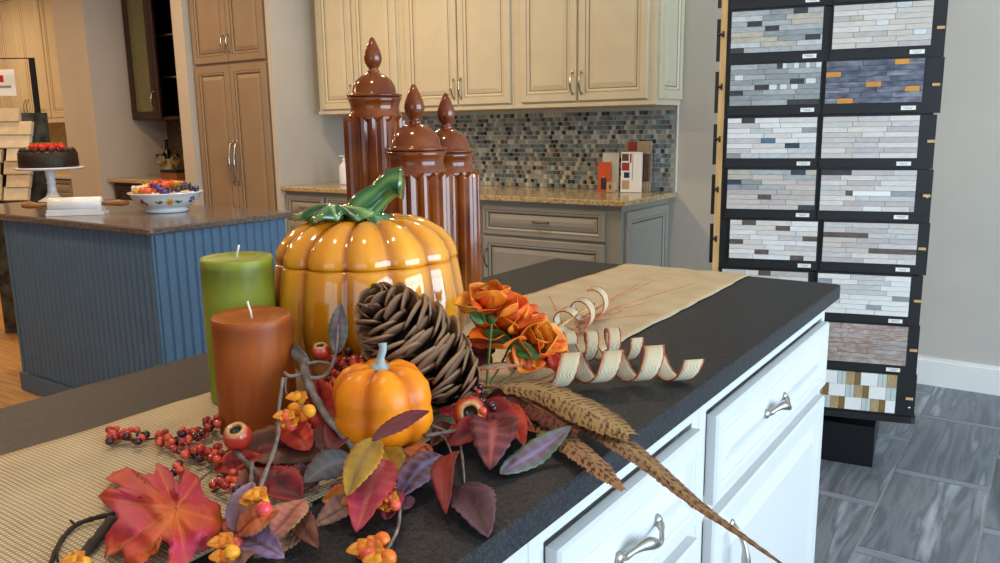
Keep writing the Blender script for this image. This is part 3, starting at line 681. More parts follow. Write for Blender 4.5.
# white pump bottle by the backsplash, mostly behind the tallest canister
pb = atz(345, 184.5, ZT); t = thing('soap_bottle', pb, 'white soap bottle on the granite by the corner wall', 'bottle')
b = B(); b.lathe([(.035, ZT+.001), (.036, ZT+.01), (.036, ZT+.12), (.028, ZT+.14), (.013, ZT+.15), (.013, ZT+.165)], Matrix.Translation((pb.x, pb.y, 0)), 20); b.build('body', 'ceramic_white', t)
b = B(); b.lathe([(.015, ZT+.1655), (.015, ZT+.18), (.005, ZT+.181), (.005, ZT+.20)], Matrix.Translation((pb.x, pb.y, 0)), 14); b.tube([(pb.x, pb.y, ZT+.2), (pb.x-.01, pb.y-.03, ZT+.198)], .005, 8); b.build('pump', 'ceramic_white', t)

# ================================================================== THINGS ON THE BLUE ISLAND
bc_ = atz(167.5, 211.5, ZT); bx_, by_ = bc_.x, bc_.y
t = thing('candy_bowl', (bx_, by_, ZT), 'white ceramic bowl with painted flowers, full of candy', 'bowl')
out = [(.095, ZT+.001), (.098, ZT+.012), (.085, ZT+.016), (.115, ZT+.03), (.148, ZT+.06), (.162, ZT+.088), (.172, ZT+.093), (.171, ZT+.097), (.157, ZT+.094), (.142, ZT+.064), (.105, ZT+.036), (.01, ZT+.03)]
b = B(); b.lathe(out, Matrix.Translation((bx_, by_, 0)), 40); b.build('body', 'ceramic_white', t)
tc = math.atan2(-by_, -bx_)                                 # towards the viewer side
def on_bowl(a, h):
    k = 0
    for (r0, z0), (r1, z1) in zip(out[3:6], out[4:7]):
        if ZT+h <= z1 or (r1, z1) == out[6]:
            f_ = (ZT+h-z0)/(z1-z0); r = r0+(r1-r0)*f_; break
    return V((bx_+(r+.0015)*math.cos(tc+a), by_+(r+.0015)*math.sin(tc+a), ZT+h))
def petal_on_bowl(a, h, da, dh, rot, m, name):
    b = B(); ids = []
    for k in range(12):
        th = 2*PI*k/12; x, y = da*math.cos(th), dh*math.sin(th); ids.append(b.vert(on_bowl(a+(x*math.cos(rot)-y*math.sin(rot))/.14, h+x*math.sin(rot)+y*math.cos(rot))))
    b.face(ids); return b.build(name, m, t, solid=.0012)
dec = {k: mat('paint_'+k, c, .3) for k, c in dict(yellow='#e0a52a', green='#3f7a50', red='#b8322c', blue='#3a5a98', orange='#c8641e').items()}
for k in range(6): petal_on_bowl(.10+.075*math.cos(k*PI/3), .056+.010*math.sin(k*PI/3), .007, .005, k*PI/3, dec['yellow'], 'painted_petal')
petal_on_bowl(.10, .056, .004, .004, 0, dec['orange'], 'painted_petal')
for a, r in ((-.17, .5), (-.27, -.4), (-.22, .9), (.32, -.5), (.42, .4), (.37, -.9)): petal_on_bowl(a, .055, .012, .0035, r, dec['green'], 'painted_leaf')
for a, h, r in ((-.78, .062, 1.2), (-.85, .055, .9), (-.72, .052, 1.8)): petal_on_bowl(a, h, .011, .006, r, dec['red'], 'painted_petal')
petal_on_bowl(-.70, .044, .010, .003, .6, dec['green'], 'painted_leaf')
for k in range(5): petal_on_bowl(.86+.08*math.cos(k*1.257), .062+.011*math.sin(k*1.257), .007, .006, k*1.257, dec['blue'], 'painted_petal')
# wrapped candies in the bowl
cc = [('orange', '#d9591c'), ('yellow', '#e3a91e'), ('purple', '#4a2f78'), ('red', '#b3201c'), ('brown', '#3b2018'), ('gold', '#c98f2c'), ('white', '#d8d3c8'), ('blue', '#26366e')]
cm = {n: mat('wrapper_'+n, c, .25, coat=.4, bump=.3, bscale=150) for n, c in cc}
rg = random.Random(21); spots = []
for k in range(24):
    for _ in range(60):
        r = .128*math.sqrt(rg.random()); a = rg.uniform(0, 2*PI); x, y = r*math.cos(a), r*math.sin(a)
        if all((x-u)**2+(y-v)**2 > .042**2 for u, v in spots): spots.append((x, y)); break
words = ['near the rim', 'on top of the heap', 'at the heap edge']
for k, (x, y) in enumerate(spots):
    nm = cc[k % 8][0]; r2 = math.hypot(x, y); z = ZT+.104+.034*(1-(r2/.13)**2); a = rg.uniform(0, PI); d = V((math.cos(a), math.sin(a), rg.uniform(-.25, .3))).normalized()
    c = V((bx_+x, by_+y, z)); b = B(); M_ = frame_to(d, c)
    ln = .022; b.lathe([(.017, -ln-.012), (.016, -ln-.011), (.005, -ln+.001), (.013, -ln+.005), (.0165, -.007), (.0165, .007), (.013, ln-.005), (.005, ln-.001), (.016, ln+.011), (.017, ln+.012)], M_, 10, rf=lambda r, z_, t_, kk: (r*(1+.18*math.cos(4*t_)), z_))
    b.build('candy', cm[nm], None, '%s wrapped candy in the flowered bowl' % nm, 'candy', 'wrapped candies in the bowl')
# marble rolling pin on its cradle
pa, pb2 = atz(49, 205, ZT+.05), atz(102, 203.5, ZT+.05)
mid_ = (pa+pb2)/2; d = (pb2-pa); d.z = 0; L_ = d.length; d.normalize(); sd = Z_.cross(d)
zc = ZT+.050
t = thing('rolling_pin', (mid_.x, mid_.y, ZT+.012), 'white marble rolling pin with brown wooden handles', 'rolling pin')
c = V((mid_.x, mid_.y, zc)); M_ = frame_to(d, c)
b = B(); b.lathe([(.028, -L_/2), (.034, -L_/2+.004), (.034, L_/2-.004), (.028, L_/2)], M_, 28); b.build('roller', 'marble', t)
for s in (-1, 1):
    b = B(); hp = [(.010, L_/2+.001), (.009, L_/2+.02), (.013, L_/2+.06), (.015, L_/2+.085), (.011, L_/2+.115), (.004, L_/2+.12)]
    b.lathe(hp, frame_to(d*s, c), 16); b.build('handle', 'handle_wood', t)
t = thing('rolling_pin_cradle', (mid_.x, mid_.y, ZT), 'white marble cradle under the rolling pin', 'stand')
b = B(); o_ = V((mid_.x, mid_.y, ZT+.001)); b.obox(o_-d*(L_/2+.005)-sd*.042, d, sd, Z_, L_+.02, .084, .014); b.build('base', 'marble', t)
for s in (-1, 1):
    b = B(); b.obox(o_-d*(L_/2)+sd*(s*.036-.005)+Z_*.0145, d, sd, Z_, L_, .010, .014); b.build('rail', 'marble', t)
# cake stand, cake, strawberries
cs = atz(53.5, 201.5, ZT); t = thing('cake_stand', cs, 'white pedestal cake stand on the brown granite', 'cake stand')
M_ = Matrix.Translation((cs.x, cs.y, ZT))
b = B(); b.lathe([(.075, .001), (.078, .006), (.06, .014), (.035, .03), (.024, .055), (.021, .10), (.027, .108), (.021, .116), (.026, .17), (.035, .178)], M_, 28); b.build('pedestal', 'ceramic_white', t)
b = B(); b.lathe([(.02, .1785), (.165, .181), (.178, .187), (.18, .194), (.172, .196), (.16, .190), (.01, .190)], M_, 44); b.build('plate', 'ceramic_white', t)
t = thing('chocolate_cake', (cs.x, cs.y, ZT+.1905), 'round dark chocolate cake on the white stand', 'cake')
b = B(); b.lathe([(.150, .1915), (.153, .2), (.150, .275), (.143, .282), (.01, .282)], M_, 44); b.build('body', 'choc', t)
for k in range(20):
    a = 2*PI*k/20; b = B(); b.lathe([(.016, 0), (.017, .006), (.009, .016), (.002, .022)], Matrix.Translation((cs.x+.128*math.cos(a), cs.y+.128*math.sin(a), ZT+.2822)), 10); b.build('icing_rosette', 'choc', t)
for k in range(9):
    r, a = (0, 0) if k == 0 else (.052+.022*(k % 2), 2*PI*k/8)
    p = (cs.x+r*math.cos(a), cs.y+r*math.sin(a), ZT+.2825); q = thing('strawberry', p, 'red strawberry on top of the chocolate cake', 'strawberry', 'strawberries on the cake')
    b = B(); b.lathe([(.004, .048), (.013, .043), (.021, .03), (.022, .018), (.014, .005), (.006, .001)][::-1], Matrix.Translation(p), 12); b.build('fruit', 'straw', q)
    b = B()
    for j in range(5):
        a2_ = j*1.2566; tip = V(p)+V((.017*math.cos(a2_), .017*math.sin(a2_), .044)); c0 = V(p)+V((0, 0, .0495)); sdv = V((-math.sin(a2_), math.cos(a2_), 0))*.004
        b.quad(c0-sdv*.5, (c0+tip)/2-sdv+V((0, 0, .002)), tip, (c0+tip)/2+sdv+V((0, 0, .002)))
    b.build('leaf_cap', 'leafgreen', q, solid=.001)

# stone sample tower standing on the floor behind the blue island, with sign holder
D0 = 5.05
def tw(px, py, dd=0): return atd(px, py, D0+dd)
base = tw(14, 190); t = thing('sample_tower', (base.x, base.y, .005), 'tower of overlapping pale stone samples beside the chocolate cake', 'sample display')
uu = V((RT.x, RT.y, 0)).normalized(); nn_ = V((-FW.x, -FW.y, 0)).normalized()
o_ = V((base.x, base.y, .006))-uu*.22-nn_*.12
b = B(); b.obox(o_, uu, Z_, nn_, .42, 1.42, .05); b.build('back_board', mat('dark_marble_board', '#1f221f', .25, col2='#4a4d49', vscale=14), t)
stm = [mat('sample_stone_%d' % i, c, .5, var=.07, vscale=25, objrand=1) for i, c in enumerate(('#cdbfa6', '#c2b295', '#b8a88c', '#d6cab4'))]
def sample_tile(px0, px1, py, i):
    a_, c_ = tw(px0, py), tw(px1, py); a_ = a_+nn_*.02; wdt = (c_-a_).dot(uu)
    v_ = (Z_*.86+nn_*-.3).normalized(); n_ = uu.cross(v_)
    b = B(); b.obox(a_, uu, v_, n_, wdt, .085, .028); b.build('sample_tile', stm[i % 4], t)
for i in range(6): sample_tile(8+(i % 2)*2.5-(5 if i == 4 else 0), 32+(i % 3)*1.5, 201-i*13.0, i)
for i in range(6): sample_tile(-22, 5.5-(i % 3)*1.5, 201-i*12.5, i+2)
for i in range(2): sample_tile(-6, 23, 136-i*13, i+1)
t = thing('sign_holder', (base.x-.02, base.y-.1, .005), 'black post sign holder with white and red sign card', 'sign')
pt, pb3 = tw(33, 61, .16), tw(41, 141, .16); b = B(); b.obox(V((pb3.x-.015, pb3.y, .006)), uu, Z_, nn_, .030, pt.z, .02); b.build('post', 'black_satin', t)
b = B(); b.obox(V((pb3.x-.015, pb3.y, pt.z+.0062))-uu*.42, uu, Z_, nn_, .45, .006, .012); b.build('top_rail', 'black_satin', t)
ca, cb = tw(-6, 96, .14), tw(17, 96, .14); hgt = (tw(10, 70, .14)-tw(10, 96, .14)).z
b = B(); b.obox(ca, uu, Z_, nn_, (cb-ca).dot(uu), hgt, .004); card = b.build('sign_card', 'paper', t)
wd = (cb-ca).dot(uu)
b = B(); b.obox(ca+uu*wd*.12+Z_*hgt*.52+nn_*.0042, uu, Z_, nn_, wd*.40, hgt*.26, .001); b.build('red_logo', 'red_print', card)
b = B(); b.obox(ca+uu*wd*.10+Z_*hgt*.30+nn_*.0042, uu, Z_, nn_, wd*.72, hgt*.09, .001); b.build('printed_line', 'ink', card)

# ================================================================== BAR NICHE THINGS
def wineglass(px, py, label):
    p = atz(px, py, ZT); p.y = 4.12; p.x = aty(px, py, 4.12).x; t = thing('wine_glass', (p.x, p.y, ZT+.001), label, 'glass', 'wine glasses at the bar')
    M_ = Matrix.Translation((p.x, p.y, ZT+.001))
    b = B(); b.lathe([(.033, 0), (.033, .002), (.006, .006), (.004, .01), (.004, .085), (.012, .092), (.034, .115), (.042, .145), (.036, .195), (.0345, .195), (.040, .145), (.032, .117), (.010, .096)], M_, 24); b.build('bowl_and_stem', 'glass', t)
    b = B(); b.lathe([(.009, .0975), (.031, .1185), (.0385, .140), (.0385, .1405)], M_, 20); b.build('wine', mat('white_wine', '#d8c277', .1), t)
wineglass(163, 181, 'wine glass beside the dark bottle toward the beige wall'); wineglass(177, 182, 'wine glass over the wooden box in the bar niche')
pw = V((x_at(169.5, 180, 4.2), 4.2, ZT+.001)); t = thing('wine_bottle', pw, 'dark wine bottle with cream label in the bar niche', 'bottle')
b = B(); b.lathe([(.036, 0), (.038, .006), (.038, .19), (.03, .215), (.014, .24), (.0135, .30), (.016, .302), (.016, .315)], Matrix.Translation(pw), 24); bo = b.build('body', 'bottle', t)
b = B(); b.lathe([(.0386, .05), (.0386, .15)], Matrix.Translation(pw), 24, cap0=False, cap1=False); b.build('label', mat('cream_label', '#cfc19a', .7), t)
px_ = x_at(178, 184, 3.98); t = thing('wooden_box', (px_, 3.98, ZT), 'low brown wooden box with dark lid in the bar niche', 'box')
b = B(); b.box(px_-.10, px_+.11, 3.90, 4.05, ZT+.001, ZT+.055); b.build('body', 'handle_wood', t)
b = B(); b.box(px_-.105, px_+.115, 3.895, 4.055, ZT+.0555, ZT+.075); b.build('lid', 'black', t)

# ================================================================== THINGS ON THE WHITE ISLAND
# ---- burlap runner, hanging over the far end
b = B(); nx, path = 24, []
ys = [-.12+k*.035 for k in range(61)]
for y in ys: path.append((y, 0))
rgr = random.Random(2)
yend = 1.991
rows = []
for y in [v for v in ys if v < yend-.012]: rows.append((y, ZT+.0022))
rows += [(yend-.004, ZT+.0022), (yend+.002, ZT-.004), (yend+.003, ZT-.05), (yend+.003, ZT-.12), (yend+.0035, ZT-.16)]
for (y, z) in rows:
    jl, jr = rgr.uniform(-.0022, .0022), rgr.uniform(-.0022, .0022)
    xa = -1.003+.024*max(0, y)/1.0 if y < 1.9 else -.958; xb = -.590-.014*max(0, y)
    for k in range(nx+1):
        f_ = k/nx; x = xa+(xb-xa)*f_+jl*(1-f_)**6+jr*f_**6
        b.vert((x, y+.0012*math.sin(x*60), z+(.0012*abs(math.sin(x*37+y*11)) if z > ZT else 0)))
for r in range(len(rows)-1):
    for k in range(nx): i = r*(nx+1)+k; b.smooth = True; b.face([i, i+1, i+nx+2, i+nx+1])
b.build('table_runner', 'burlap', None, 'tan burlap runner along the dark stone worktop', 'runner', solid=.0012)

# ---- pillar candles
def candle(c, r, h, base, top, rim, label, seed, wick_d):
    t = thing('pillar_candle', c, label, 'candle', 'pillar candles'); rg = random.Random(seed)
    zb = c.z+.001
    def cf(rr, z, th, k):
        n = noise.noise(V((math.cos(th)*3+seed, math.sin(th)*3, z*22)))*.5+.5
        n2 = noise.noise(V((math.cos(th)*9+seed, math.sin(th)*9, z*60)))*.5+.5
        col = mix(base, top, min(1, max(0, n*.9+n2*.5-.25)))
        if h*.86 < z < h*.96: col = mix(col, rim, .35+.5*n2)
        if k >= 9: col = mix(top, rim, n*.6)
        return col
    b = B(); pr_ = [(r*.985, 0), (r, .004), (r, h*.15), (r, h*.35), (r, h*.55), (r, h*.75), (r, h*.88), (r, h*.93), (r*.995, h*.985), (r*.965, h), (r*.90, h-.003), (r*.6, h-.006), (r*.2, h-.0065)]
    b.lathe(pr_, Matrix.Translation((c.x, c.y, zb)), 48, colf=cf); b.build('wax_body', 'waxcol', t)
    b = B(); z0 = zb+h-.006; b.tube([(c.x, c.y, z0), (c.x+wick_d*.2, c.y, z0+.009), (c.x+wick_d*.7, c.y, z0+.016), (c.x+wick_d, c.y, z0+.022)], .0014, 6); b.build('wick', 'wick', t)
zr = ZT+.0042
o0 = atd(251.5, 315, 1.0); co = V((o0.x, o0.y, zr)); candle(co, .0485, o0.z-zr, rgb('#8f3f12'), rgb('#ac5a1e'), rgb('#7a3610'), 'shorter orange brown pillar candle on the burlap runner', 3, -.006)
g0 = atd(236.5, 257, 1.105); cg = V((g0.x, g0.y, zr)); candle(cg, .0485, g0.z-zr, rgb('#7c861e'), rgb('#929636'), rgb('#4a4f12'), 'taller olive green pillar candle behind the orange candle', 5, .007)

# ---- pumpkin jar
pc_ = atd(371, 325, 1.215); pj = V((pc_.x, pc_.y, zr))
t = thing('pumpkin_jar', pj, 'glossy ceramic pumpkin jar with green leaf and stem lid', 'jar')
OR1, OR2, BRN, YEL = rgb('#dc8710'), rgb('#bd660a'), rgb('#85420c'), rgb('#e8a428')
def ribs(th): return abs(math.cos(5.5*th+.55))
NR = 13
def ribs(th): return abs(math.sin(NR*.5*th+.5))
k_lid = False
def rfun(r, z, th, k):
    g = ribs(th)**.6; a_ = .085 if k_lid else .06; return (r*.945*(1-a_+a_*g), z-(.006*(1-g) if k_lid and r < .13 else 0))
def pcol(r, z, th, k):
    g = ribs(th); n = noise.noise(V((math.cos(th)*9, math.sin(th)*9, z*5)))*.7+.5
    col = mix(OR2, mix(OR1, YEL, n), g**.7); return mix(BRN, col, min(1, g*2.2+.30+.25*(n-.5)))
M_ = Matrix.Translation((pj.x, pj.y, pj.z+.001))
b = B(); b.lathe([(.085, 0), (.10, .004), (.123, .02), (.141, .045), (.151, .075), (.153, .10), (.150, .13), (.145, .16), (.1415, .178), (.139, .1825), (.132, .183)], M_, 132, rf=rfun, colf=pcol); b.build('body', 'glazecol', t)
lidp = [(.134, .1835), (.1405, .184), (.1415, .187), (.1395, .197), (.132, .211), (.117, .2255), (.097, .2365), (.073, .2425), (.05, .243), (.03, .239), (.008, .236)]
k_lid = True
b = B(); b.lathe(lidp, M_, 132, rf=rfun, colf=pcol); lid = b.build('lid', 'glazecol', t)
def lidz(r):
    for (r0, z0), (r1, z1) in zip(lidp[2:], lidp[3:]):
        if r1 <= r <= r0: return z0+(z1-z0)*(r0-r)/(r0-r1)
    return .236 if r < .05 else .187
GR1, GR2, GR3 = rgb('#14451f'), rgb('#246430'), rgb('#8aa45c')
s0 = V((pj.x, pj.y, pj.z+.236)); e0 = atd(402, 183, 1.17)
sp = bez([s0, s0+V((0, 0, .02)), s0*.62+e0*.38+V((0, 0, .018)), s0*.25+e0*.75+V((0, 0, .013)), e0], 6)
rad = [.026*(1-k/24)**3.0+.0150+.0090*max(0, (k-13)/11) for k in range(len(sp))]
b = B(); seg = 16; b.tube(sp, rad, seg)
for i in range(len(b.v)):
    j = i % seg; b.c[i] = GR2 if j % 4 else GR1
    ring = i//seg
    if j % 4 == 2: b.c[i] = mix(GR2, GR3, .5)
    if ring < len(sp): b.v[i] = sp[ring]+(b.v[i]-sp[ring])*(1.0+.10*math.cos(j*PI/2))
b.build('stem', 'glazecol', lid)
# leaf draped over the lid beside the stem
vl = V((-RT.x, -RT.y, 0)).normalized(); vf = V((-FW.x, -FW.y, 0)).normalized()
lc = V((pj.x, pj.y, 0))+vl*.034+vf*.024
b = B(); b.smooth = True; nphi, nr = 60, 6; ids = []
for i in range(nr+1):
    row = []
    for k in range(nphi):
        ph = 2*PI*k/nphi; lob = 1+.24*math.cos(5*ph+.4)+.08*math.cos(15*ph)
        q = lc+(vl*math.cos(ph)*.052+vf*math.sin(ph)*.040)*lob*i/nr
        rr = math.hypot(q.x-pj.x, q.y-pj.y); z = pj.z+lidz(min(rr, .139))+.0068+.006*math.cos(10*ph)*(i/nr)*.7+.014*(1-(i/nr)**2)
        vein = abs(math.sin(2.5*ph+.2)); col = mix(GR3, mix(GR1, GR2, .5+.5*math.sin(9*ph+i)), min(1, vein*3))
        if (k*3+i*2) % 5 == 0: col = mix(col, rgb('#b8c08a'), .5)
        row.append(b.vert((q.x, q.y, z), col))
    ids.append(row)
for i in range(nr):
    for k in range(nphi): b.face([ids[i][k], ids[i][(k+1) % nphi], ids[i+1][(k+1) % nphi], ids[i+1][k]])
b.build('ceramic_leaf', 'glazecol', lid, solid=.006)

# ---- three fluted red-brown canisters
def canister(px, py_tip, dep, h, rad, label, turn):
    tip = atd(px, py_tip, dep); zb0 = ZT+(.0048 if dep < 1.5 else 0); c = V((tip.x, tip.y, zb0)); h = tip.z-zb0-.001
    t = thing('canister', c, label, 'canister', 'red brown canisters'); M_ = Matrix.Translation((c.x, c.y, zb0+.001))
    zc_ = h-.160; nf = 18
    b = B(); seg = nf*4; cs4 = (.895, .965, 1.0, .965); gz = (0, .005, .011, .005); fl = []
    for kk, (r, z) in enumerate([(rad*.97, 0), (rad, .005), (rad, zc_-.010), (rad*.90, zc_-.007)]):
        ring = []
        for q in range(seg):
            th = 2*PI*q/seg+turn; rr = r*cs4[q % 4]; zz = z+(gz[q % 4] if kk >= 2 else 0)
            if kk == 3: rr = min(rr, rad*.875)
            ring.append(b.vert(M_ @ V((rr*math.cos(th), rr*math.sin(th), zz))))
        fl.append(ring)
    for kk in range(3):
        for q in range(seg): b.face([fl[kk][q], fl[kk][(q+1) % seg], fl[kk+1][(q+1) % seg], fl[kk+1][q]])
    b.face(fl[0][::-1]); b.build('body', 'brownglaze', t)
    pr_ = [(rad*.86, zc_-.010), (rad*.85, zc_+.003), (rad*.77, zc_+.012), (rad*.75, zc_+.022), (rad*.79, zc_+.032), (rad*.87, zc_+.040), (rad*.72, zc_+.0405)]
    b = B(); b.lathe(pr_, M_, 56); b.build('collar', 'brownglaze', t)
    z1 = zc_+.041; k = rad/.066
    lp = [(.050*k, z1), (.0565*k, z1+.0015), (.057*k, z1+.005), (.047*k, z1+.0065), (.0455*k, z1+.010), (.043*k, z1+.022), (.037*k, z1+.033), (.028*k, z1+.041), (.018*k, z1+.0465), (.011*k, z1+.049), (.0135*k, z1+.0515), (.0105*k, z1+.054), (.0095*k, z1+.058), (.0125*k, z1+.0605), (.0165*k, z1+.068), (.0185*k, z1+.077), (.0165*k, z1+.088), (.011*k, z1+.102), (.004*k, z1+.117), (.001, z1+.119)]
    b = B(); b.lathe(lp, M_, 48); b.build('lid', 'brownglaze', t)
canister(372, 37, 1.62, .57, .0655, 'tallest fluted red brown canister with pointed finial lid', .3)
canister(413.5, 84, 1.45, .46, .0668, 'fluted red brown canister standing closest to the pumpkin jar', .9)
canister(445.5, 93, 1.62, .46, .0665, 'fluted red brown canister beside the orange silk flowers', .1)

# ---- pine cone
pa_, pb_ = atd(456, 391, 1.06), atd(378, 304, .990)
ax = (pb_-pa_); LC = ax.length; ax.normalize()
t = thing('pine_cone', pa_, 'large brown pine cone leaning on the pumpkin jar', 'pine cone')
def scale_mesh():
    b = B(); b.smooth = True; n, m = 7, 6; top = []; bot = []
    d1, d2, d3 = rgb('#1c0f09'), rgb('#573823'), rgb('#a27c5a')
    for i in range(n+1):
        s = i/n; rt, rb = [], []
        for j in range(m+1):
            x = (j/m-.5)*2; wd_ = .16+.40*min(1, s/.75)
            yy = s-(.22*x*x if s > .7 else .22*x*x*s/.7)*(s > .3); zz = .30*s*s-.10*x*x*s
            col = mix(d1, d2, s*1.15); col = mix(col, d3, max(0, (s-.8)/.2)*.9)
            th_ = .035+.085*max(0, (s-.55)/.45)*(1-x*x*.5)
            rt.append(b.vert((x*wd_, yy, zz), col)); rb.append(b.vert((x*wd_*.96, yy-.02*s, zz-th_), mix(d1, d2, s)))
        top.append(rt); bot.append(rb)
    for i in range(n):
        for j in range(m):
            b.face([top[i][j], top[i][j+1], top[i+1][j+1], top[i+1][j]]); b.face([bot[i][j+1], bot[i][j], bot[i+1][j], bot[i+1][j+1]])
        b.face([top[i+1][0], bot[i+1][0], bot[i][0], top[i][0]]); b.face([top[i][m], bot[i][m], bot[i+1][m], top[i+1][m]])
    for j in range(m): b.face([top[n][j], top[n][j+1], bot[n][j+1], bot[n][j]])
    me = bpy.data.meshes.new('scale'); me.from_pydata([tuple(p) for p in b.v], [], b.f); me.materials.append(MT['scale'])
    ca_ = me.color_attributes.new('col', 'FLOAT_COLOR', 'POINT')
    for i, c in enumerate(b.c): ca_.data[i].color = (*c, 1)
    me.polygons.foreach_set('use_smooth', [True]*len(b.f))
    return me
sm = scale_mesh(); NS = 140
def env(s): return .037+.027*math.sin(PI*min(1, (s*.88+.12))**.95)-.010*max(0, s-.85)/.15
b = B(); b.tube([pa_+ax*LC*k/8 for k in range(9)], [.012, .024, .027, .028, .027, .024, .02, .015, .008], 10); b.build('core', 'twig_dark', t)
e1 = ax.orthogonal().normalized(); e2_ = ax.cross(e1)
for k in range(NS):
    s = (k+.5)/NS; th = k*2.39996; rd = e1*math.cos(th)+e2_*math.sin(th)
    R = env(s); open_ = .30+.16*math.sin(k*1.7)+(.75*max(0, (s-.80)/.2))
    d = (rd*math.cos(open_)+ax*math.sin(open_)).normalized(); ln = R*(.78+.08*math.sin(k*2.9))
    p0_ = pa_+ax*(LC*s-.012*(1-s))+rd*R*.22
    tg = ax.cross(rd).normalized(); up_ = tg.cross(d)
    if up_.dot(ax) < 0: up_ = -up_; tg = -tg
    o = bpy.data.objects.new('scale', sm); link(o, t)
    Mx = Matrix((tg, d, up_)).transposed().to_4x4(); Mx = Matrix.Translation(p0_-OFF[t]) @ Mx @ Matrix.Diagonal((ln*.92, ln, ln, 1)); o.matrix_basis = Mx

# ---- small painted pumpkin
mp = atd(382, 404, .935); mc = V((mp.x, mp.y, ZT+.010))
t = thing('mini_pumpkin', mc, 'small orange craft pumpkin in front of the pine cone', 'pumpkin')
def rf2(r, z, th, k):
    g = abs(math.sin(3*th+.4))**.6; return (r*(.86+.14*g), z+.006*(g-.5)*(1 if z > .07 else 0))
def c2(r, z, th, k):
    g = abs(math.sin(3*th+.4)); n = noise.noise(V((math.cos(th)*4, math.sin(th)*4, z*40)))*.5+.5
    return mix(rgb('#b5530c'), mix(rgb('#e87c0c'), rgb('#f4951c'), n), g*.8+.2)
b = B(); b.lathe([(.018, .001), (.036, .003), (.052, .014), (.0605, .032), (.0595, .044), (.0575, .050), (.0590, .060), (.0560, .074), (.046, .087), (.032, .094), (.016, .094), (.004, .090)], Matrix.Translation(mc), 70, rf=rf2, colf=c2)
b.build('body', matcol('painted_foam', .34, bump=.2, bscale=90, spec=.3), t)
b = B(); b.tube(bez([mc+V((0, 0, .094)), mc+V((.001, 0, .106)), mc+V((.003, .002, .115)), mc+V((.002, .003, .123))], 4), [.013, .010, .0065, .005, .0045, .0045, .0045, .0045, .0045, .0045, .0048, .005, .005], 10); b.build('stem', mat('grey_green_stem', '#8fa0a0', .6, var=.15, vscale=80), t)

# ================================================================== AUTUMN FOLIAGE
def leaf(parent, bp, tp, wd_, cb, ce, cv, curl=.15, fold=.12, twist=0, nrm=None, name='leaf', serr=.055, seed=0, shape=.85):
    bp, tp = V(bp), V(tp); ax_ = tp-bp; L = ax_.length; d = ax_.normalized()
    n_ = V(nrm) if nrm else (V((0, 0, 1))*.75-FW*.55); n_ = (n_-d*n_.dot(d)).normalized(); sd_ = d.cross(n_)
    n_, sd_ = n_*math.cos(twist)+sd_*math.sin(twist), sd_*math.cos(twist)-n_*math.sin(twist)
    b = B(); b.smooth = True; NL, MW = 20, 8; ids = []
    for i in range(NL+1):
        s = i/NL; hw = wd_*.5*(math.sin(PI*s**shape)**.75 if 0 < s < 1 else 0)+.0004; row = []
        for j in range(MW+1):
            x = (j/MW-.5)*2; e_ = hw*(1+serr*(1 if i % 2 else -1)*(abs(x) > .9))
            p = bp+ax_*s+sd_*x*e_+n_*(curl*L*math.sin(PI*s)*.5+fold*abs(x)*hw*1.4+.13*hw*math.sin(7*s+seed+3*x)+.10*hw*noise.noise(V((x*2+seed, s*5, 3.3))))
            nz = noise.noise(V((x*2.6+seed*3.1, s*5.2, seed)))*.6+.5
            col = mix(cb, ce, min(1, abs(x)**1.6*.75+nz*.55-.15))
            if j == MW//2: col = mix(col, cv, .75)
            elif i % 3 == 0: col = mix(col, cv, .30)
            row.append(b.vert(p, col))
        ids.append(row)
    for i in range(NL):
        for j in range(MW): b.face([ids[i][j], ids[i][j+1], ids[i+1][j+1], ids[i+1][j]])
    return b.build(name, 'leafcol', parent, solid=.0007)
HIP = matcol('rose_hip_skin', .28, coat=.35)
def rosehip(parent, c, axd, r, petals=0):
    b = B(); red, crm, drk = rgb('#a2221c'), rgb('#c08a58'), rgb('#4a3a1e')
    pf = [(.05, -1.0), (.45, -.9), (.82, -.58), (.98, -.15), (1.0, .15), (.93, .45), (.82, .66), (.70, .80), (.60, .87), (.52, .89), (.44, .84), (.40, .60), (.36, .35), (.05, .30)]
    def cf(rr, z, th, k): return red if k < 4 else mix(red, rgb('#c9492c'), .4) if k < 6 else mix(red, rgb('#c9492c'), .6) if k == 6 else mix(red, crm, .75) if k == 7 else crm if k < 11 else drk
    b.lathe([(a*r, z*r) for a, z in pf], frame_to(axd, c), 26, colf=cf, rf=lambda rr, z, th, k: (rr*(1+.03*math.cos(5*th)), z)); return b.build('rose_hip', HIP, parent)
def ico_mesh(name, material):
    bm = bmesh.new(); bmesh.ops.create_icosphere(bm, subdivisions=2, radius=1)
    me = bpy.data.meshes.new(name); bm.to_mesh(me); bm.free(); me.materials.append(MT[material]); me.polygons.foreach_set('use_smooth', [True]*len(me.polygons)); return me
BM_ = {k: ico_mesh('berry', k) for k in ('berry_red', 'berry_org', 'berry_dk', 'bitter_org', 'bitter_pink', 'bitter_yel')}
def ball(parent, p, r, k, name='berry', sq=1):
    o = bpy.data.objects.new(name, BM_[k]); o.location = V(p)-OFF[parent]; o.scale = (r, r, r*sq); link(o, parent); return o
def twig(parent, pts, r0, r1, m='twig', name='twig', n=5):
    q = bez(pts, n); b = B(); k = len(q); b.tube(q, [(r0+(r1-r0)*i/(k-1))*(1+.16*math.sin(i*2.3)) for i in range(k)], 7); return b.build(name, m, parent)
def W(px, py, h=.01): return atz(px, py, ZT+h)
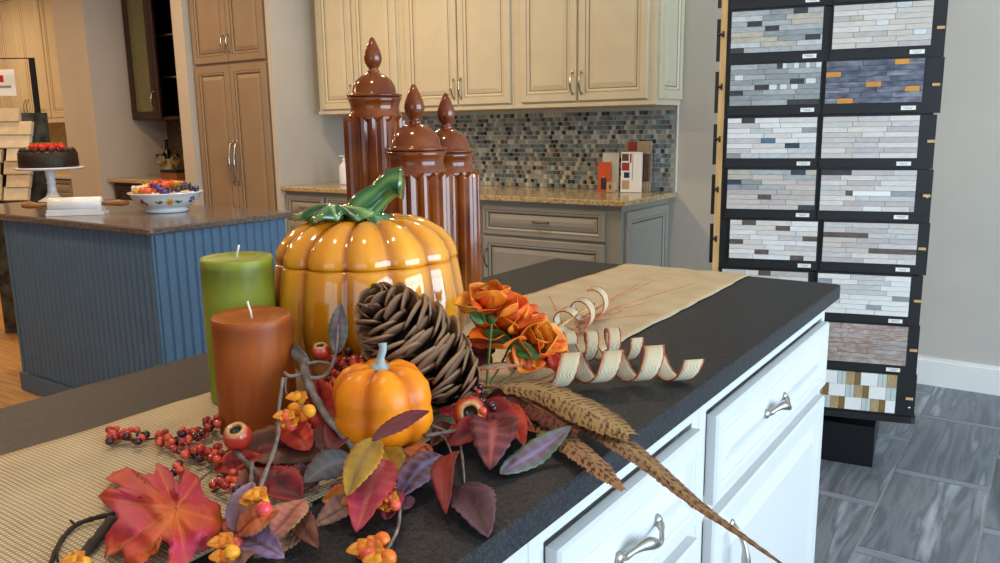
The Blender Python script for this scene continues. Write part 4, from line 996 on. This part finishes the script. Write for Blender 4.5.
C = {k: rgb(v) for k, v in dict(red='#9c1c22', dred='#52121a', mar='#661a26', plum='#3f232f', mauve='#6c485a', lav='#8676a0', teal='#45545a', olive='#8a7424', must='#b07a18', org='#c4581c', brn='#7a5038', tan='#9a7050', mag='#9a2848', pink='#b05a52', gry='#6d6668', grn='#4c6a4c', vein='#b08a6a', dvein='#3a1a20', rorg='#c8401c').items()}
def LV(t, bx_, by_, bh, tx, ty, th_, wpx, cb, ce, cv, seed, **kw):
    p, q = W(bx_, by_, bh), W(tx, ty, th_); dep = ((p+q)/2-CPOS).dot(FW)
    return leaf(t, p, q, wpx*dep/FPX*1.12, C[cb], C[ce], C[cv], seed=seed, **kw)
def bitter(t, pts, r=.008):
    for i, (px, py, h, k) in enumerate(pts):
        p = W(px, py, h); ball(t, p, r, k, 'bittersweet_berry')
        if i % 2 == 0:
            for j in range(3):
                a = j*2.1+i; d = V((math.cos(a), math.sin(a), .25)).normalized(); leaf(t, p-Z_*r*.3, p+d*r*2.0, r*1.7, rgb('#d98c1c'), rgb('#c8701a'), rgb('#b05a14'), curl=.5, name='husk', serr=0)

# A: left spray with mauve leaves
t = thing('leaf_spray', W(250, 500, 0), 'autumn spray of mauve and rust leaves beside the large maple leaf', 'foliage', 'autumn leaf sprays')
twig(t, [W(236, 452, .03), W(262, 478, .022), W(292, 500, .014), W(312, 506, .008)], .0032, .0024)
twig(t, [W(283, 378, .095), W(279, 408, .07), W(277, 440, .05), W(262, 482, .035), W(248, 520, .025), W(232, 548, .012), W(222, 566, .004)], .0020, .0026)
twig(t, [W(252, 462, .035), W(250, 490, .028), W(240, 525, .018)], .0022, .0018)
twig(t, [W(318, 492, .012), W(300, 500, .012), W(296, 530, .012), W(290, 548, .01)], .0014, .0010)
LV(t, 236, 534, .012, 284, 558, .016, 30, 'lav', 'mauve', 'dvein', 1)
LV(t, 272, 536, .018, 306, 500, .028, 30, 'pink', 'tan', 'dvein', 2)
LV(t, 302, 532, .008, 254, 558, .006, 26, 'tan', 'brn', 'dvein', 3)
LV(t, 237, 534, .022, 280, 510, .040, 30, 'org', 'brn', 'dvein', 4, curl=.3)
LV(t, 234, 532, .016, 253, 482, .045, 26, 'brn', 'lav', 'mauve', 5)
LV(t, 345, 436, .035, 225, 452, .020, 46, 'dred', 'brn', 'dvein', 6, curl=-.05)
LV(t, 300, 500, .014, 262, 470, .03, 34, 'dred', 'red', 'dvein', 66)
for i, (x0, y0, x1, y1, wd_, a_, c_) in enumerate([(300, 462, 238, 466, 30, 'red', 'dred'), (275, 470, 232, 500, 28, 'mar', 'brn'), (320, 480, 268, 486, 30, 'dred', 'plum'), (290, 510, 318, 548, 24, 'brn', 'dred'), (255, 540, 222, 520, 24, 'rorg', 'brn'), (250, 548, 232, 575, 22, 'mauve', 'brn'), (214, 470, 262, 456, 22, 'red', 'rorg')]):
    LV(t, x0, y0, .010, x1, y1, .006+.002*i, wd_, a_, c_, 'dvein', 70+i)
rosehip(t, atd(238, 437, .885), V((.10, -.20, 1))-FW*.35, .0158)
bitter(t, [(258, 497, .045, 'bitter_yel'), (264, 509, .043, 'bitter_pink'), (255, 503, .04, 'bitter_org'), (262, 503, .035, 'bitter_yel')], .0072)
bitter(t, [(224, 544, .02, 'bitter_org'), (232, 553, .02, 'bitter_yel'), (226, 558, .015, 'bitter_org'), (236, 545, .013, 'bitter_pink')], .0072)

# B: middle spray around the small pumpkin
t = thing('leaf_spray', W(350, 470, 0), 'autumn spray of crimson, olive and teal leaves in front of the small pumpkin', 'foliage', 'autumn leaf sprays')
twig(t, [W(303, 360, .10), W(308, 382, .085), W(322, 410, .06), W(346, 440, .035), W(358, 455, .02)], .0060, .0034)
twig(t, [W(304, 374, .09), W(290, 376, .095), W(284, 372, .10)], .0022, .0018)
twig(t, [W(309, 378, .09), W(325, 376, .09), W(333, 362, .10), W(337, 345, .12), W(338, 325, .14)], .0026, .0014)
twig(t, [W(306, 364, .10), W(318, 362, .10), W(330, 364, .10)], .0022, .0018)
twig(t, [W(286, 378, .085), W(286, 392, .075), W(292, 402, .07)], .0012, .001)
LV(t, 337, 354, .105, 341, 303, .165, 17, 'mauve', 'grn', 'dvein', 11, nrm=-FW, curl=.1)
LV(t, 311, 366, .095, 291, 345, .11, 11, 'gry', 'teal', 'gry', 12, nrm=-FW)
LV(t, 334, 440, .028, 317, 378, .085, 34, 'red', 'rorg', 'dred', 13, nrm=-FW, curl=.1)
LV(t, 340, 448, .020, 344, 392, .06, 30, 'red', 'dred', 'dred', 14, nrm=-FW)
LV(t, 350, 440, .022, 296, 436, .03, 34, 'rorg', 'red', 'dred', 15)
LV(t, 356, 458, .022, 303, 484, .022, 34, 'teal', 'plum', 'gry', 16, curl=.2)
LV(t, 377, 438, .060, 347, 496, .030, 30, 'olive', 'must', 'brn', 17, curl=.12)
LV(t, 385, 460, .030, 356, 532, .012, 40, 'mag', 'red', 'pink', 18, curl=.12)
LV(t, 360, 496, .022, 322, 500, .012, 22, 'must', 'rorg', 'brn', 19)
LV(t, 366, 498, .016, 314, 526, .006, 24, 'tan', 'mauve', 'dvein', 20)
LV(t, 384, 448, .030, 402, 482, .016, 24, 'must', 'olive', 'brn', 21)
LV(t, 402, 478, .014, 428, 444, .024, 30, 'org', 'brn', 'dvein', 22)
LV(t, 441, 455, .022, 396, 500, .010, 32, 'plum', 'mauve', 'lav', 23, curl=.2)
LV(t, 372, 441, .074, 429, 411, .076, 17, 'mar', 'dred', 'dvein', 24, curl=.1)
LV(t, 415, 500, .008, 383, 508, .004, 18, 'plum', 'dred', 'dvein', 25)
for i, (x0, y0, x1, y1, wd_, a_, c_, h) in enumerate([(330, 452, 356, 410, 30, 'dred', 'mar', .03), (345, 470, 390, 478, 26, 'dred', 'brn', .006), (360, 505, 330, 486, 24, 'mar', 'plum', .008), (372, 455, 412, 462, 22, 'org', 'brn', .012), (400, 452, 436, 470, 24, 'dred', 'mar', .006), (310, 450, 280, 420, 28, 'rorg', 'red', .03), (340, 420, 312, 396, 30, 'dred', 'red', .045), (385, 520, 400, 488, 20, 'dred', 'mag', .006)]):
    LV(t, x0, y0, h, x1, y1, h+.012, wd_, a_, c_, 'dvein', 90+i)
bitter(t, [(299, 399, .072, 'bitter_yel'), (309, 411, .07, 'bitter_yel'), (287, 418, .062, 'bitter_pink'), (294, 409, .066, 'bitter_org'), (290, 425, .055, 'bitter_pink'), (302, 416, .055, 'bitter_org')], .0078)
bitter(t, [(390, 499, .02, 'bitter_pink'), (395, 505, .017, 'bitter_pink'), (387, 507, .013, 'bitter_org'), (393, 492, .014, 'bitter_pink')], .0062)
twig(t, [W(400, 508, .012), W(398, 528, .010), W(388, 548, .008), W(376, 566, .006)], .0016, .0016)
bitter(t, [(363, 551, .008, 'bitter_org'), (382, 540, .010, 'bitter_org'), (372, 548, .008, 'bitter_pink'), (388, 558, .010, 'bitter_org'), (380, 562, .007, 'bitter_yel'), (369, 556, .010, 'bitter_pink')], .0078)
rosehip(t, W(321, 352, .105), V((.1, -.1, 1))-FW*.15, .0118)

# C: right spray with plum leaf and open rose hip
t = thing('leaf_spray', W(470, 450, 0), 'autumn spray with open rose hip and plum leaf near the worktop edge', 'foliage', 'autumn leaf sprays')
twig(t, [W(430, 425, .03), W(452, 435, .02), W(461, 450, .012), W(464, 480, .008), W(465, 492, .006)], .0022, .0013)
twig(t, [W(436, 432, .028), W(446, 440, .02), W(452, 456, .012)], .0018, .0012)
twig(t, [W(425, 436, .03), W(470, 428, .03), W(500, 424, .02), W(535, 404, .015)], .0024, .0016)
LV(t, 463, 484, .008, 488, 537, .006, 40, 'plum', 'mauve', 'dvein', 31, curl=.14)
LV(t, 457, 452, .024, 446, 514, .010, 24, 'red', 'dred', 'dred', 32, curl=.3, twist=.4)
LV(t, 494, 424, .030, 446, 446, .016, 26, 'mar', 'red', 'dred', 33, curl=.25)
LV(t, 496, 420, .028, 490, 470, .012, 42, 'mar', 'plum', 'pink', 34, curl=.35)
LV(t, 480, 404, .03, 512, 428, .022, 34, 'dred', 'red', 'dred', 35)
LV(t, 504, 404, .022, 524, 446, .012, 24, 'rorg', 'red', 'dred', 36)
LV(t, 500, 474, .006, 571, 426, .030, 24, 'mauve', 'grn', 'lav', 37, curl=-.1)
LV(t, 470, 430, .02, 446, 436, .02, 16, 'red', 'mag', 'dred', 38)
LV(t, 452, 416, .03, 441, 408, .034, 12, 'red', 'mag', 'dred', 39)
for i, (x0, y0, x1, y1, wd_, a_, c_, h) in enumerate([(455, 425, 432, 446, 20, 'dred', 'brn', .010), (486, 398, 520, 404, 20, 'dred', 'mar', .020), (500, 416, 534, 432, 18, 'rorg', 'brn', .008), (474, 432, 505, 444, 24, 'red', 'mar', .010)]):
    LV(t, x0, y0, h, x1, y1, h+.006, wd_, a_, c_, 'dvein', 110+i)
rosehip(t, W(470, 413, .036), V((.25, -.2, .3))-FW*1.0, .0205)

# D: low dark spray at the left of the maple leaf
t = thing('dark_twig', W(90, 530, 0), 'dark bare twig on the burlap left of the maple leaf', 'twig')
twig(t, [W(114, 514, .012), W(95, 518, .010), W(75, 526, .008), W(60, 542, .007), W(50, 566, .006)], .0026, .0022, 'twig_dark')
twig(t, [W(112, 520, .014), W(96, 540, .010), W(78, 560, .010)], .0055, .0050, 'twig_dark')
twig(t, [W(76, 526, .009), W(70, 520, .012)], .0016, .001, 'twig_dark')
twig(t, [W(62, 540, .008), W(57, 552, .008), W(58, 562, .007)], .0014, .001, 'twig_dark')
bitter(t, [(76, 561, .012, 'bitter_yel'), (84, 563, .010, 'bitter_yel')], .006)

# ---- big maple leaf
outline = [(105, 478), (126.7, 465.7), (140, 474), (154, 475), (156.6, 463), (169, 468), (177, 484), (183, 466), (198.7, 478), (204, 497), (220, 505), (223, 527), (213, 540), (211, 549), (197, 551), (185, 566), (169, 563), (169, 545), (157, 533), (155, 554), (141.6, 563), (125, 562), (122.6, 549), (105, 558), (106, 535), (119, 517), (110, 508), (97, 497), (106, 489), (123, 487.5)]
oc = (176, 509); b = B(); b.smooth = True
tips = [(126, 466), (97, 497), (106, 556), (141, 563), (186, 566), (222, 522), (198, 478), (156, 463)]
fine = []
for i in range(len(outline)):
    p, q = outline[i], outline[(i+1) % len(outline)]
    for k in range(5): fine.append((p[0]+(q[0]-p[0])*k/5+.9*math.sin(i*7+k*2.1), p[1]+(q[1]-p[1])*k/5+.9*math.cos(i*5+k*1.7)))
nO = len(fine); rings = []
def vein_d(x, y):
    best = 99
    for (tx, ty) in tips:
        dx, dy = tx-oc[0], ty-oc[1]; f_ = max(0, min(1, ((x-oc[0])*dx+(y-oc[1])*dy)/(dx*dx+dy*dy))); best = min(best, math.hypot(x-oc[0]-dx*f_, y-oc[1]-dy*f_))
    return best
for fr in [.015]+[k/14 for k in range(1, 15)]:
    row = []
    for i, (px, py) in enumerate(fine):
        x, y = oc[0]+(px-oc[0])*fr, oc[1]+(py-oc[1])*fr
        dd_ = math.hypot(x-165, y-512)/62; vd = vein_d(x, y)
        h = .012+.018*max(0, 1-dd_*dd_)+.010*noise.noise(V((x*.05, y*.05, 0)))+.0022*min(1, vd/8)
        nz = noise.noise(V((x*.06, y*.06, 2.0)))*.6+.5; nz2 = noise.noise(V((x*.028, y*.028, 7.0)))*.8+.5
        col = mix(rgb('#a3202c'), rgb('#bd3030'), nz); col = mix(col, rgb('#c4561e'), max(0, min(1, (nz2-.45)*2.0))); col = mix(col, rgb('#b83a5a'), max(0, min(.8, (.5-nz2)*1.8)))
        col = mix(mix(col, rgb('#d8843c'), .5), col, min(1, vd/2.2))
        row.append(b.vert(W(x, y, h), col))
    rings.append(row)
for k in range(len(rings)-1):
    for i in range(nO): b.face([rings[k][i], rings[k][(i+1) % nO], rings[k+1][(i+1) % nO], rings[k+1][i]])
t = thing('maple_leaf', W(163, 512, .0), 'large red orange silk maple leaf on the burlap runner', 'leaf')
b.build('blade', 'leafcol', t, solid=.0008)
twig(t, [W(212, 470, .010), W(198, 482, .014), W(188, 496, .020), W(177, 508, .024)], .0012, .0016, name='stalk')

# ---- berry sprays
def berries(name_label, base, stems, clusters, seed, r=.0062, w=(4, 5, 4)):
    t = thing('berry_spray', base, name_label, 'berries', 'red berry sprays'); rg = random.Random(seed)
    for s in stems: twig(t, s, .0012, .0010, 'twig_dark', 'stem')
    pts = []
    for (x0, x1, y0, y1, h0, h1, n) in clusters:
        for _ in range(n):
            for _t in range(40):
                u_, v_ = rg.random(), rg.random(); p = W(x0+(x1-x0)*u_, y0+(y1-y0)*(.5*v_+.5*rg.random()), h0+(h1-h0)*rg.random())
                p.z = max(p.z, ZT+.0052+r*1.15)
                hit = any(math.hypot(p.x-c_.x, p.y-c_.y) < R_+r*1.2 for c_, R_ in ((co, .0485), (cg, .0485), (pj, .148))) or (p-mc-V((0, 0, .05))).length < .062+r
                if not hit and all((p-q).length > r*1.45 for q in pts): pts.append(p); break
    for p in pts: ball(t, p, r*rg.uniform(.85, 1.15), rg.choices(('berry_red', 'berry_org', 'berry_dk'), w)[0])
berries('small red and plum berry spray alone on the burlap', W(126, 442, 0), [[W(108, 436, .01), W(130, 440, .012), W(160, 438, .012)]], [(108, 146, 426, 444, .006, .020, 22)], 1, .0048)
berries('long red berry spray between maple leaf and orange candle', W(190, 450, 0), [[W(158, 440, .012), W(185, 436, .014), W(222, 424, .016)], [W(165, 446, .01), W(190, 458, .012), W(215, 452, .012)]], [(158, 190, 431, 450, .006, .022, 24), (180, 208, 428, 440, .010, .022, 14), (184, 222, 445, 462, .006, .022, 24), (205, 226, 416, 430, .012, .024, 12), (172, 184, 462, 475, .01, .02, 4)], 2, .0048)
berries('short red berry spray under the mauve leaves', W(225, 485, 0), [[W(212, 492, .012), W(230, 482, .014), W(248, 470, .02)]], [(211, 246, 472, 494, .008, .022, 16)], 3, .0048)
berries('coral red berry spray tucked behind the small pumpkin', W(345, 385, .0), [[W(322, 390, .06), W(340, 372, .075), W(356, 352, .085)]], [(332, 366, 348, 372, .065, .09, 26), (322, 348, 370, 390, .045, .075, 20)], 4, .0058, (4, 6, 1.5))
berries('small dark red berry spray above the open rose hip', W(485, 405, 0), [[W(474, 390, .035), W(485, 400, .035), W(492, 412, .03)]], [(472, 482, 378, 396, .03, .05, 7), (480, 494, 398, 414, .03, .05, 10)], 5, .0045, (4, 2, 2))

# ---- silk flower pick
t = thing('silk_flower_pick', W(490, 385, 0), 'stem of three orange silk flowers beside the pumpkin jar', 'flowers')
def bloom(c, axd, R, n, seed, cols):
    rg = random.Random(seed); M_ = frame_to(axd, c); ax_ = V(axd).normalized()
    b = B(); b.lathe([(R*.10, -R*.42), (R*.20, -R*.30), (R*.22, -R*.12), (R*.12, 0)], M_, 12); fl = b.build('bloom', mat('bloom_calyx', '#3c5a22', .6), t)
    for k in range(n):
        a = 2*PI*k/n+rg.uniform(-.2, .2); layer = k % 2; op = (.45 if layer else 1.15)+rg.uniform(-.3, .35)
        rd = (M_.to_3x3() @ V((math.cos(a), math.sin(a), 0))).normalized(); d = (rd*math.sin(op)+ax_*math.cos(op)).normalized(); ln = R*(1.0 if not layer else .85)*rg.uniform(.85, 1.15)
        cb, ce = cols[rg.randrange(len(cols))], cols[rg.randrange(len(cols))]
        leaf(fl, c+rd*R*.10-ax_*R*.12, c+d*ln+rd*R*.08, R*.95*rg.uniform(.8, 1.1), cb, ce, mix(cb, rgb('#a02c10'), .4), curl=rg.uniform(-.45, .1), fold=rg.uniform(.1, .6), twist=rg.uniform(-.5, .5), nrm=ax_-rd*.4, name='petal', serr=0, seed=seed*13+k, shape=1.25)
FC = [rgb('#e0601a'), rgb('#e88a1c'), rgb('#d04818'), rgb('#eea02e'), rgb('#e4741c')]
bl = [(atd(491, 310, 1.075), V((.1, -.2, 1)), .045, 12, 1), (atd(511, 330, 1.17), V((.05, -.1, 1))-FW*.3, .060, 14, 2), (atd(533, 346, 1.165), V((.6, .1, .6))-FW*.5, .050, 14, 3)]
for c, a_, R, n, s in bl: bloom(c, a_, R, n, s, FC)
j0 = W(486, 392, .012)
for c, a_, R, n, s in bl: twig(t, [j0, j0*.5+c*.5-Z_*.012, c-V(a_).normalized()*R*.40], .0018, .0016, mat('green_stem', '#5a6a34', .6), 'stem')
for (p, q, wd_, s) in ((atd(512, 345, 1.15), atd(484, 330, 1.15), .022, 1), (atd(508, 342, 1.14), atd(540, 358, 1.13), .022, 2), (atd(484, 324, 1.07), atd(468, 304, 1.06), .016, 3), (atd(520, 352, 1.14), atd(548, 356, 1.15), .016, 4)):
    leaf(t, p, q, wd_, rgb('#2c4a1c'), rgb('#3f6a28'), rgb('#5a7a34'), seed=s, nrm=-FW, name='green_leaf')
for (p, q, wd_, k1, k2, s) in ((atd(495, 352, 1.19), atd(467, 336, 1.19), .03, 'dred', 'mar', 5), (atd(492, 365, 1.19), atd(470, 352, 1.19), .03, 'dred', 'mar', 6), (atd(517, 350, 1.14), atd(511, 372, 1.13), .024, 'org', 'must', 7), (atd(524, 352, 1.14), atd(529, 370, 1.13), .02, 'rorg', 'org', 8), (atd(552, 352, 1.14), atd(556, 372, 1.13), .018, 'rorg', 'red', 9), (atd(492, 342, 1.15), atd(470, 342, 1.16), .018, 'rorg', 'org', 10)):
    leaf(t, p, q, wd_, C[k1], C[k2], C['dred'], seed=s, nrm=-FW, name='petal', serr=0)

# ---- wired burlap ribbon curls
COPPER = mat('copper_edge_beads', '#b0532a', .3, metal=.4, var=.3, vscale=400)
def strip(t, center, width_dir, width, name='ribbon_band', n=None):
    b = B(); b.smooth = True; L = []; R = []
    for k, c in enumerate(center):
        wdv = width_dir[k] if isinstance(width_dir, list) else width_dir
        L.append(c-wdv*width/2); R.append(c+wdv*width/2)
    ids = [[b.vert(L[k].lerp(R[k], j/4)) for j in range(5)] for k in range(len(center))]
    for k in range(len(center)-1):
        for j in range(4): b.face([ids[k][j], ids[k][j+1], ids[k+1][j+1], ids[k+1][j]])
    band = b.build(name, 'ribbon', t, solid=.0010)
    for e_ in (L, R):
        b = B(); m_ = len(e_); b.tube(e_, [.0010*(1+.5*(i % 2)) for i in range(m_)], 5); b.build('copper_edge', COPPER, band)
def curl(label, p0, p1, r, turns, width, phase):
    p0, p1 = V(p0), V(p1); ax_ = (p1-p0); L = ax_.length; ax_.normalize(); sd_ = ax_.cross(Z_).normalized(); up_ = sd_.cross(ax_)
    t = thing('ribbon_curl', (p0+p1)/2-Z_*r, label, 'ribbon', 'burlap ribbon curls'); N = int(turns*28); pts = []
    for k in range(N+1):
        a = phase+2*PI*turns*k/N; rr = r*(1-.12*math.sin(k*.05)); pts.append(p0+ax_*L*k/N+sd_*math.cos(a)*rr+up_*math.sin(a)*rr*.96)
    strip(t, pts, ax_, width); return t
def axisP(px, py, r): return W(px, py, r+.0075)
curl('long burlap ribbon curl reaching toward the worktop edge', axisP(553, 370, .026), axisP(686, 361, .024), .0255, 3.25, .030, -1.2)
curl('short burlap ribbon curl between the long curl and the runner', axisP(566, 348, .026), axisP(630, 342, .026), .0265, 3.0, .020, .5)
curl('loose burlap ribbon curl lying on the runner', axisP(566, 326, .026), axisP(597, 301, .026), .029, 2.2, .034, .9)
curl('burlap ribbon curl behind the orange flowers', axisP(500, 318, .024), axisP(516, 308, .024), .026, 1.4, .022, .3)
t = thing('ribbon_bow', W(480, 390, 0), 'flat burlap ribbon bow tails under the silk flowers', 'ribbon')
def flat(pts, width, hs): 
    c = [W(px, py, h) for (px, py), h in zip(pts, [q+.004 for q in hs])]; c = bez(c, 6); wds = []
    for k in range(len(c)):
        d = (c[min(k+1, len(c)-1)]-c[max(k-1, 0)]).normalized(); wds.append(d.cross(V((0, .25, 1))).normalized())
    strip(t, c, wds, width)
flat([(470, 383), (500, 384), (530, 378), (556, 366)], .032, [.020, .012, .008, .006])
flat([(478, 386), (470, 372), (496, 366), (540, 362)], .030, [.024, .045, .05, .03])
flat([(486, 393), (512, 390), (540, 379), (558, 367)], .036, [.010, .008, .006, .006])
flat([(484, 390), (452, 392), (436, 384), (440, 374)], .026, [.02, .008, .008, .02])

# ---- wisps and stick on the runner
t = thing('copper_wisp_pick', W(580, 330, 0), 'pick of fine copper red wisps spread over the runner', 'sprig')
for (a, c, h) in (((575, 322), (653, 281), .020), ((578, 322), (696, 283), .022), ((580, 323), (645, 303), .016), ((580, 325), (662, 314), .012), ((582, 318), (640, 284), .024), ((576, 328), (622, 311), .010), ((560, 322), (549, 296), .04), ((530, 330), (537, 304), .03)):
    twig(t, [W(a[0], a[1], .012), W((a[0]+c[0])/2, (a[1]+c[1])/2-2, .016), W(c[0], c[1], max(.006, h-.008))], .0009, .0005, mat('wisp_copper', '#b0502c', .5), 'wisp')
twig(t, [W(583, 324, .012), W(566, 340, .014), W(550, 350, .016)], .0014, .0012, 'pine', 'stem')
b = B(); b.tube([W(548, 334, .022), W(594, 304, .034)], .0022, 8); b.build('wooden_pick', 'pine', None, 'thin pale wooden stick through the ribbon curl on the runner', 'stick')

# ---- pheasant feathers
def feather(label, pts, widths, pale, dark, seed, period, nb=150):
    c = bez(pts, 16); n = len(c); t = thing('feather', c[0], label, 'feather', 'pheasant feathers'); rg = random.Random(seed)
    b = B(); b.tube(c, [.0016*(1-k/n)+.0004 for k in range(n)], 6); b.build('shaft', mat('quill_%d' % seed, '#a98a62', .5), t)
    cum = [0]
    for k in range(1, n): cum.append(cum[-1]+(c[k]-c[k-1]).length)
    Ltot = cum[-1]
    def at(s):
        s = max(0, min(.9999, s))*Ltot
        for k in range(1, n):
            if cum[k] >= s: f_ = (s-cum[k-1])/(cum[k]-cum[k-1]+1e-9); return c[k-1].lerp(c[k], f_), (c[k]-c[k-1]).normalized()
        return c[-1], (c[-1]-c[-2]).normalized()
    def wid(s):
        q = s*(len(widths)-1); i = min(int(q), len(widths)-2); return widths[i]+(widths[i+1]-widths[i])*(q-i)
    b = B(); b.smooth = False
    nrm0 = (Z_*.8-FW*.5).normalized()
    for sgn in (-1, 1):
        for k in range(nb):
            s = k/nb; p, d = at(s); nn0 = (nrm0-d*nrm0.dot(d)).normalized(); sd_ = d.cross(nn0)*sgn
            wl = wid(s)*.78*rg.uniform(.86, 1.08); bw = Ltot/nb*3.0; lean = 1.25
            dirn = (sd_+d*lean).normalized(); steps = 6; prev = None
            for j in range(steps+1):
                f_ = j/steps; q = p+dirn*wl*f_*1.35-nn0*wl*.22*f_*f_+nn0*(.0004*rg.random()+.0007)
                u_ = (s*Ltot+f_*wl*lean*.55)/period; ph = u_-math.floor(u_)
                band = 1 if (.32 < ph < .62 and .12 < f_ < .9) else 0
                if rg.random() < .08: band = 1-band
                col = mix(pale[0], pale[1], f_*.9+rg.uniform(-.1, .1)); col = mix(col, dark, .94*band)
                w_ = d*bw*(1-.45*f_)
                cur = (b.vert(q-w_*.5, col), b.vert(q+w_*.5, col))
                if prev: b.face([prev[0], prev[1], cur[1], cur[0]])
                prev = cur
    b.build('vane', 'col', t)
fd = rgb('#1d0f0a')
feather('long barred pheasant feather drooping past the worktop edge', [W(506, 388, .016), W(545, 396, .022), W(592, 422, .026), W(640, 456, .030), W(700, 506, .034), W(745, 538, .034), W(781, 564, .030)], [.020, .034, .036, .026, .021, .016, .012, .006, .002], (rgb('#9c8058'), rgb('#8a5c48')), fd, 1, .013, 190)
feather('broad gold barred feather lying along the long feather', [W(500, 386, .040), W(540, 390, .046), W(590, 412, .044), W(628, 434, .038)], [.018, .030, .034, .028, .012], (rgb('#a88a5c'), rgb('#9c7844')), fd, 2, .009, 120)
feather('short barred feather with its tip over the worktop edge', [W(502, 398, .012), W(535, 418, .014), W(585, 455, .016), W(623, 490, .014)], [.016, .026, .026, .022, .018, .004], (rgb('#9c7450'), rgb('#b0805a')), fd, 3, .012, 110)
feather('dark red barred feather between the leaves and the long feather', [W(508, 392, .024), W(540, 409, .028), W(578, 433, .024)], [.016, .028, .026, .008], (rgb('#844a34'), rgb('#6a2e22')), fd, 4, .011, 70)
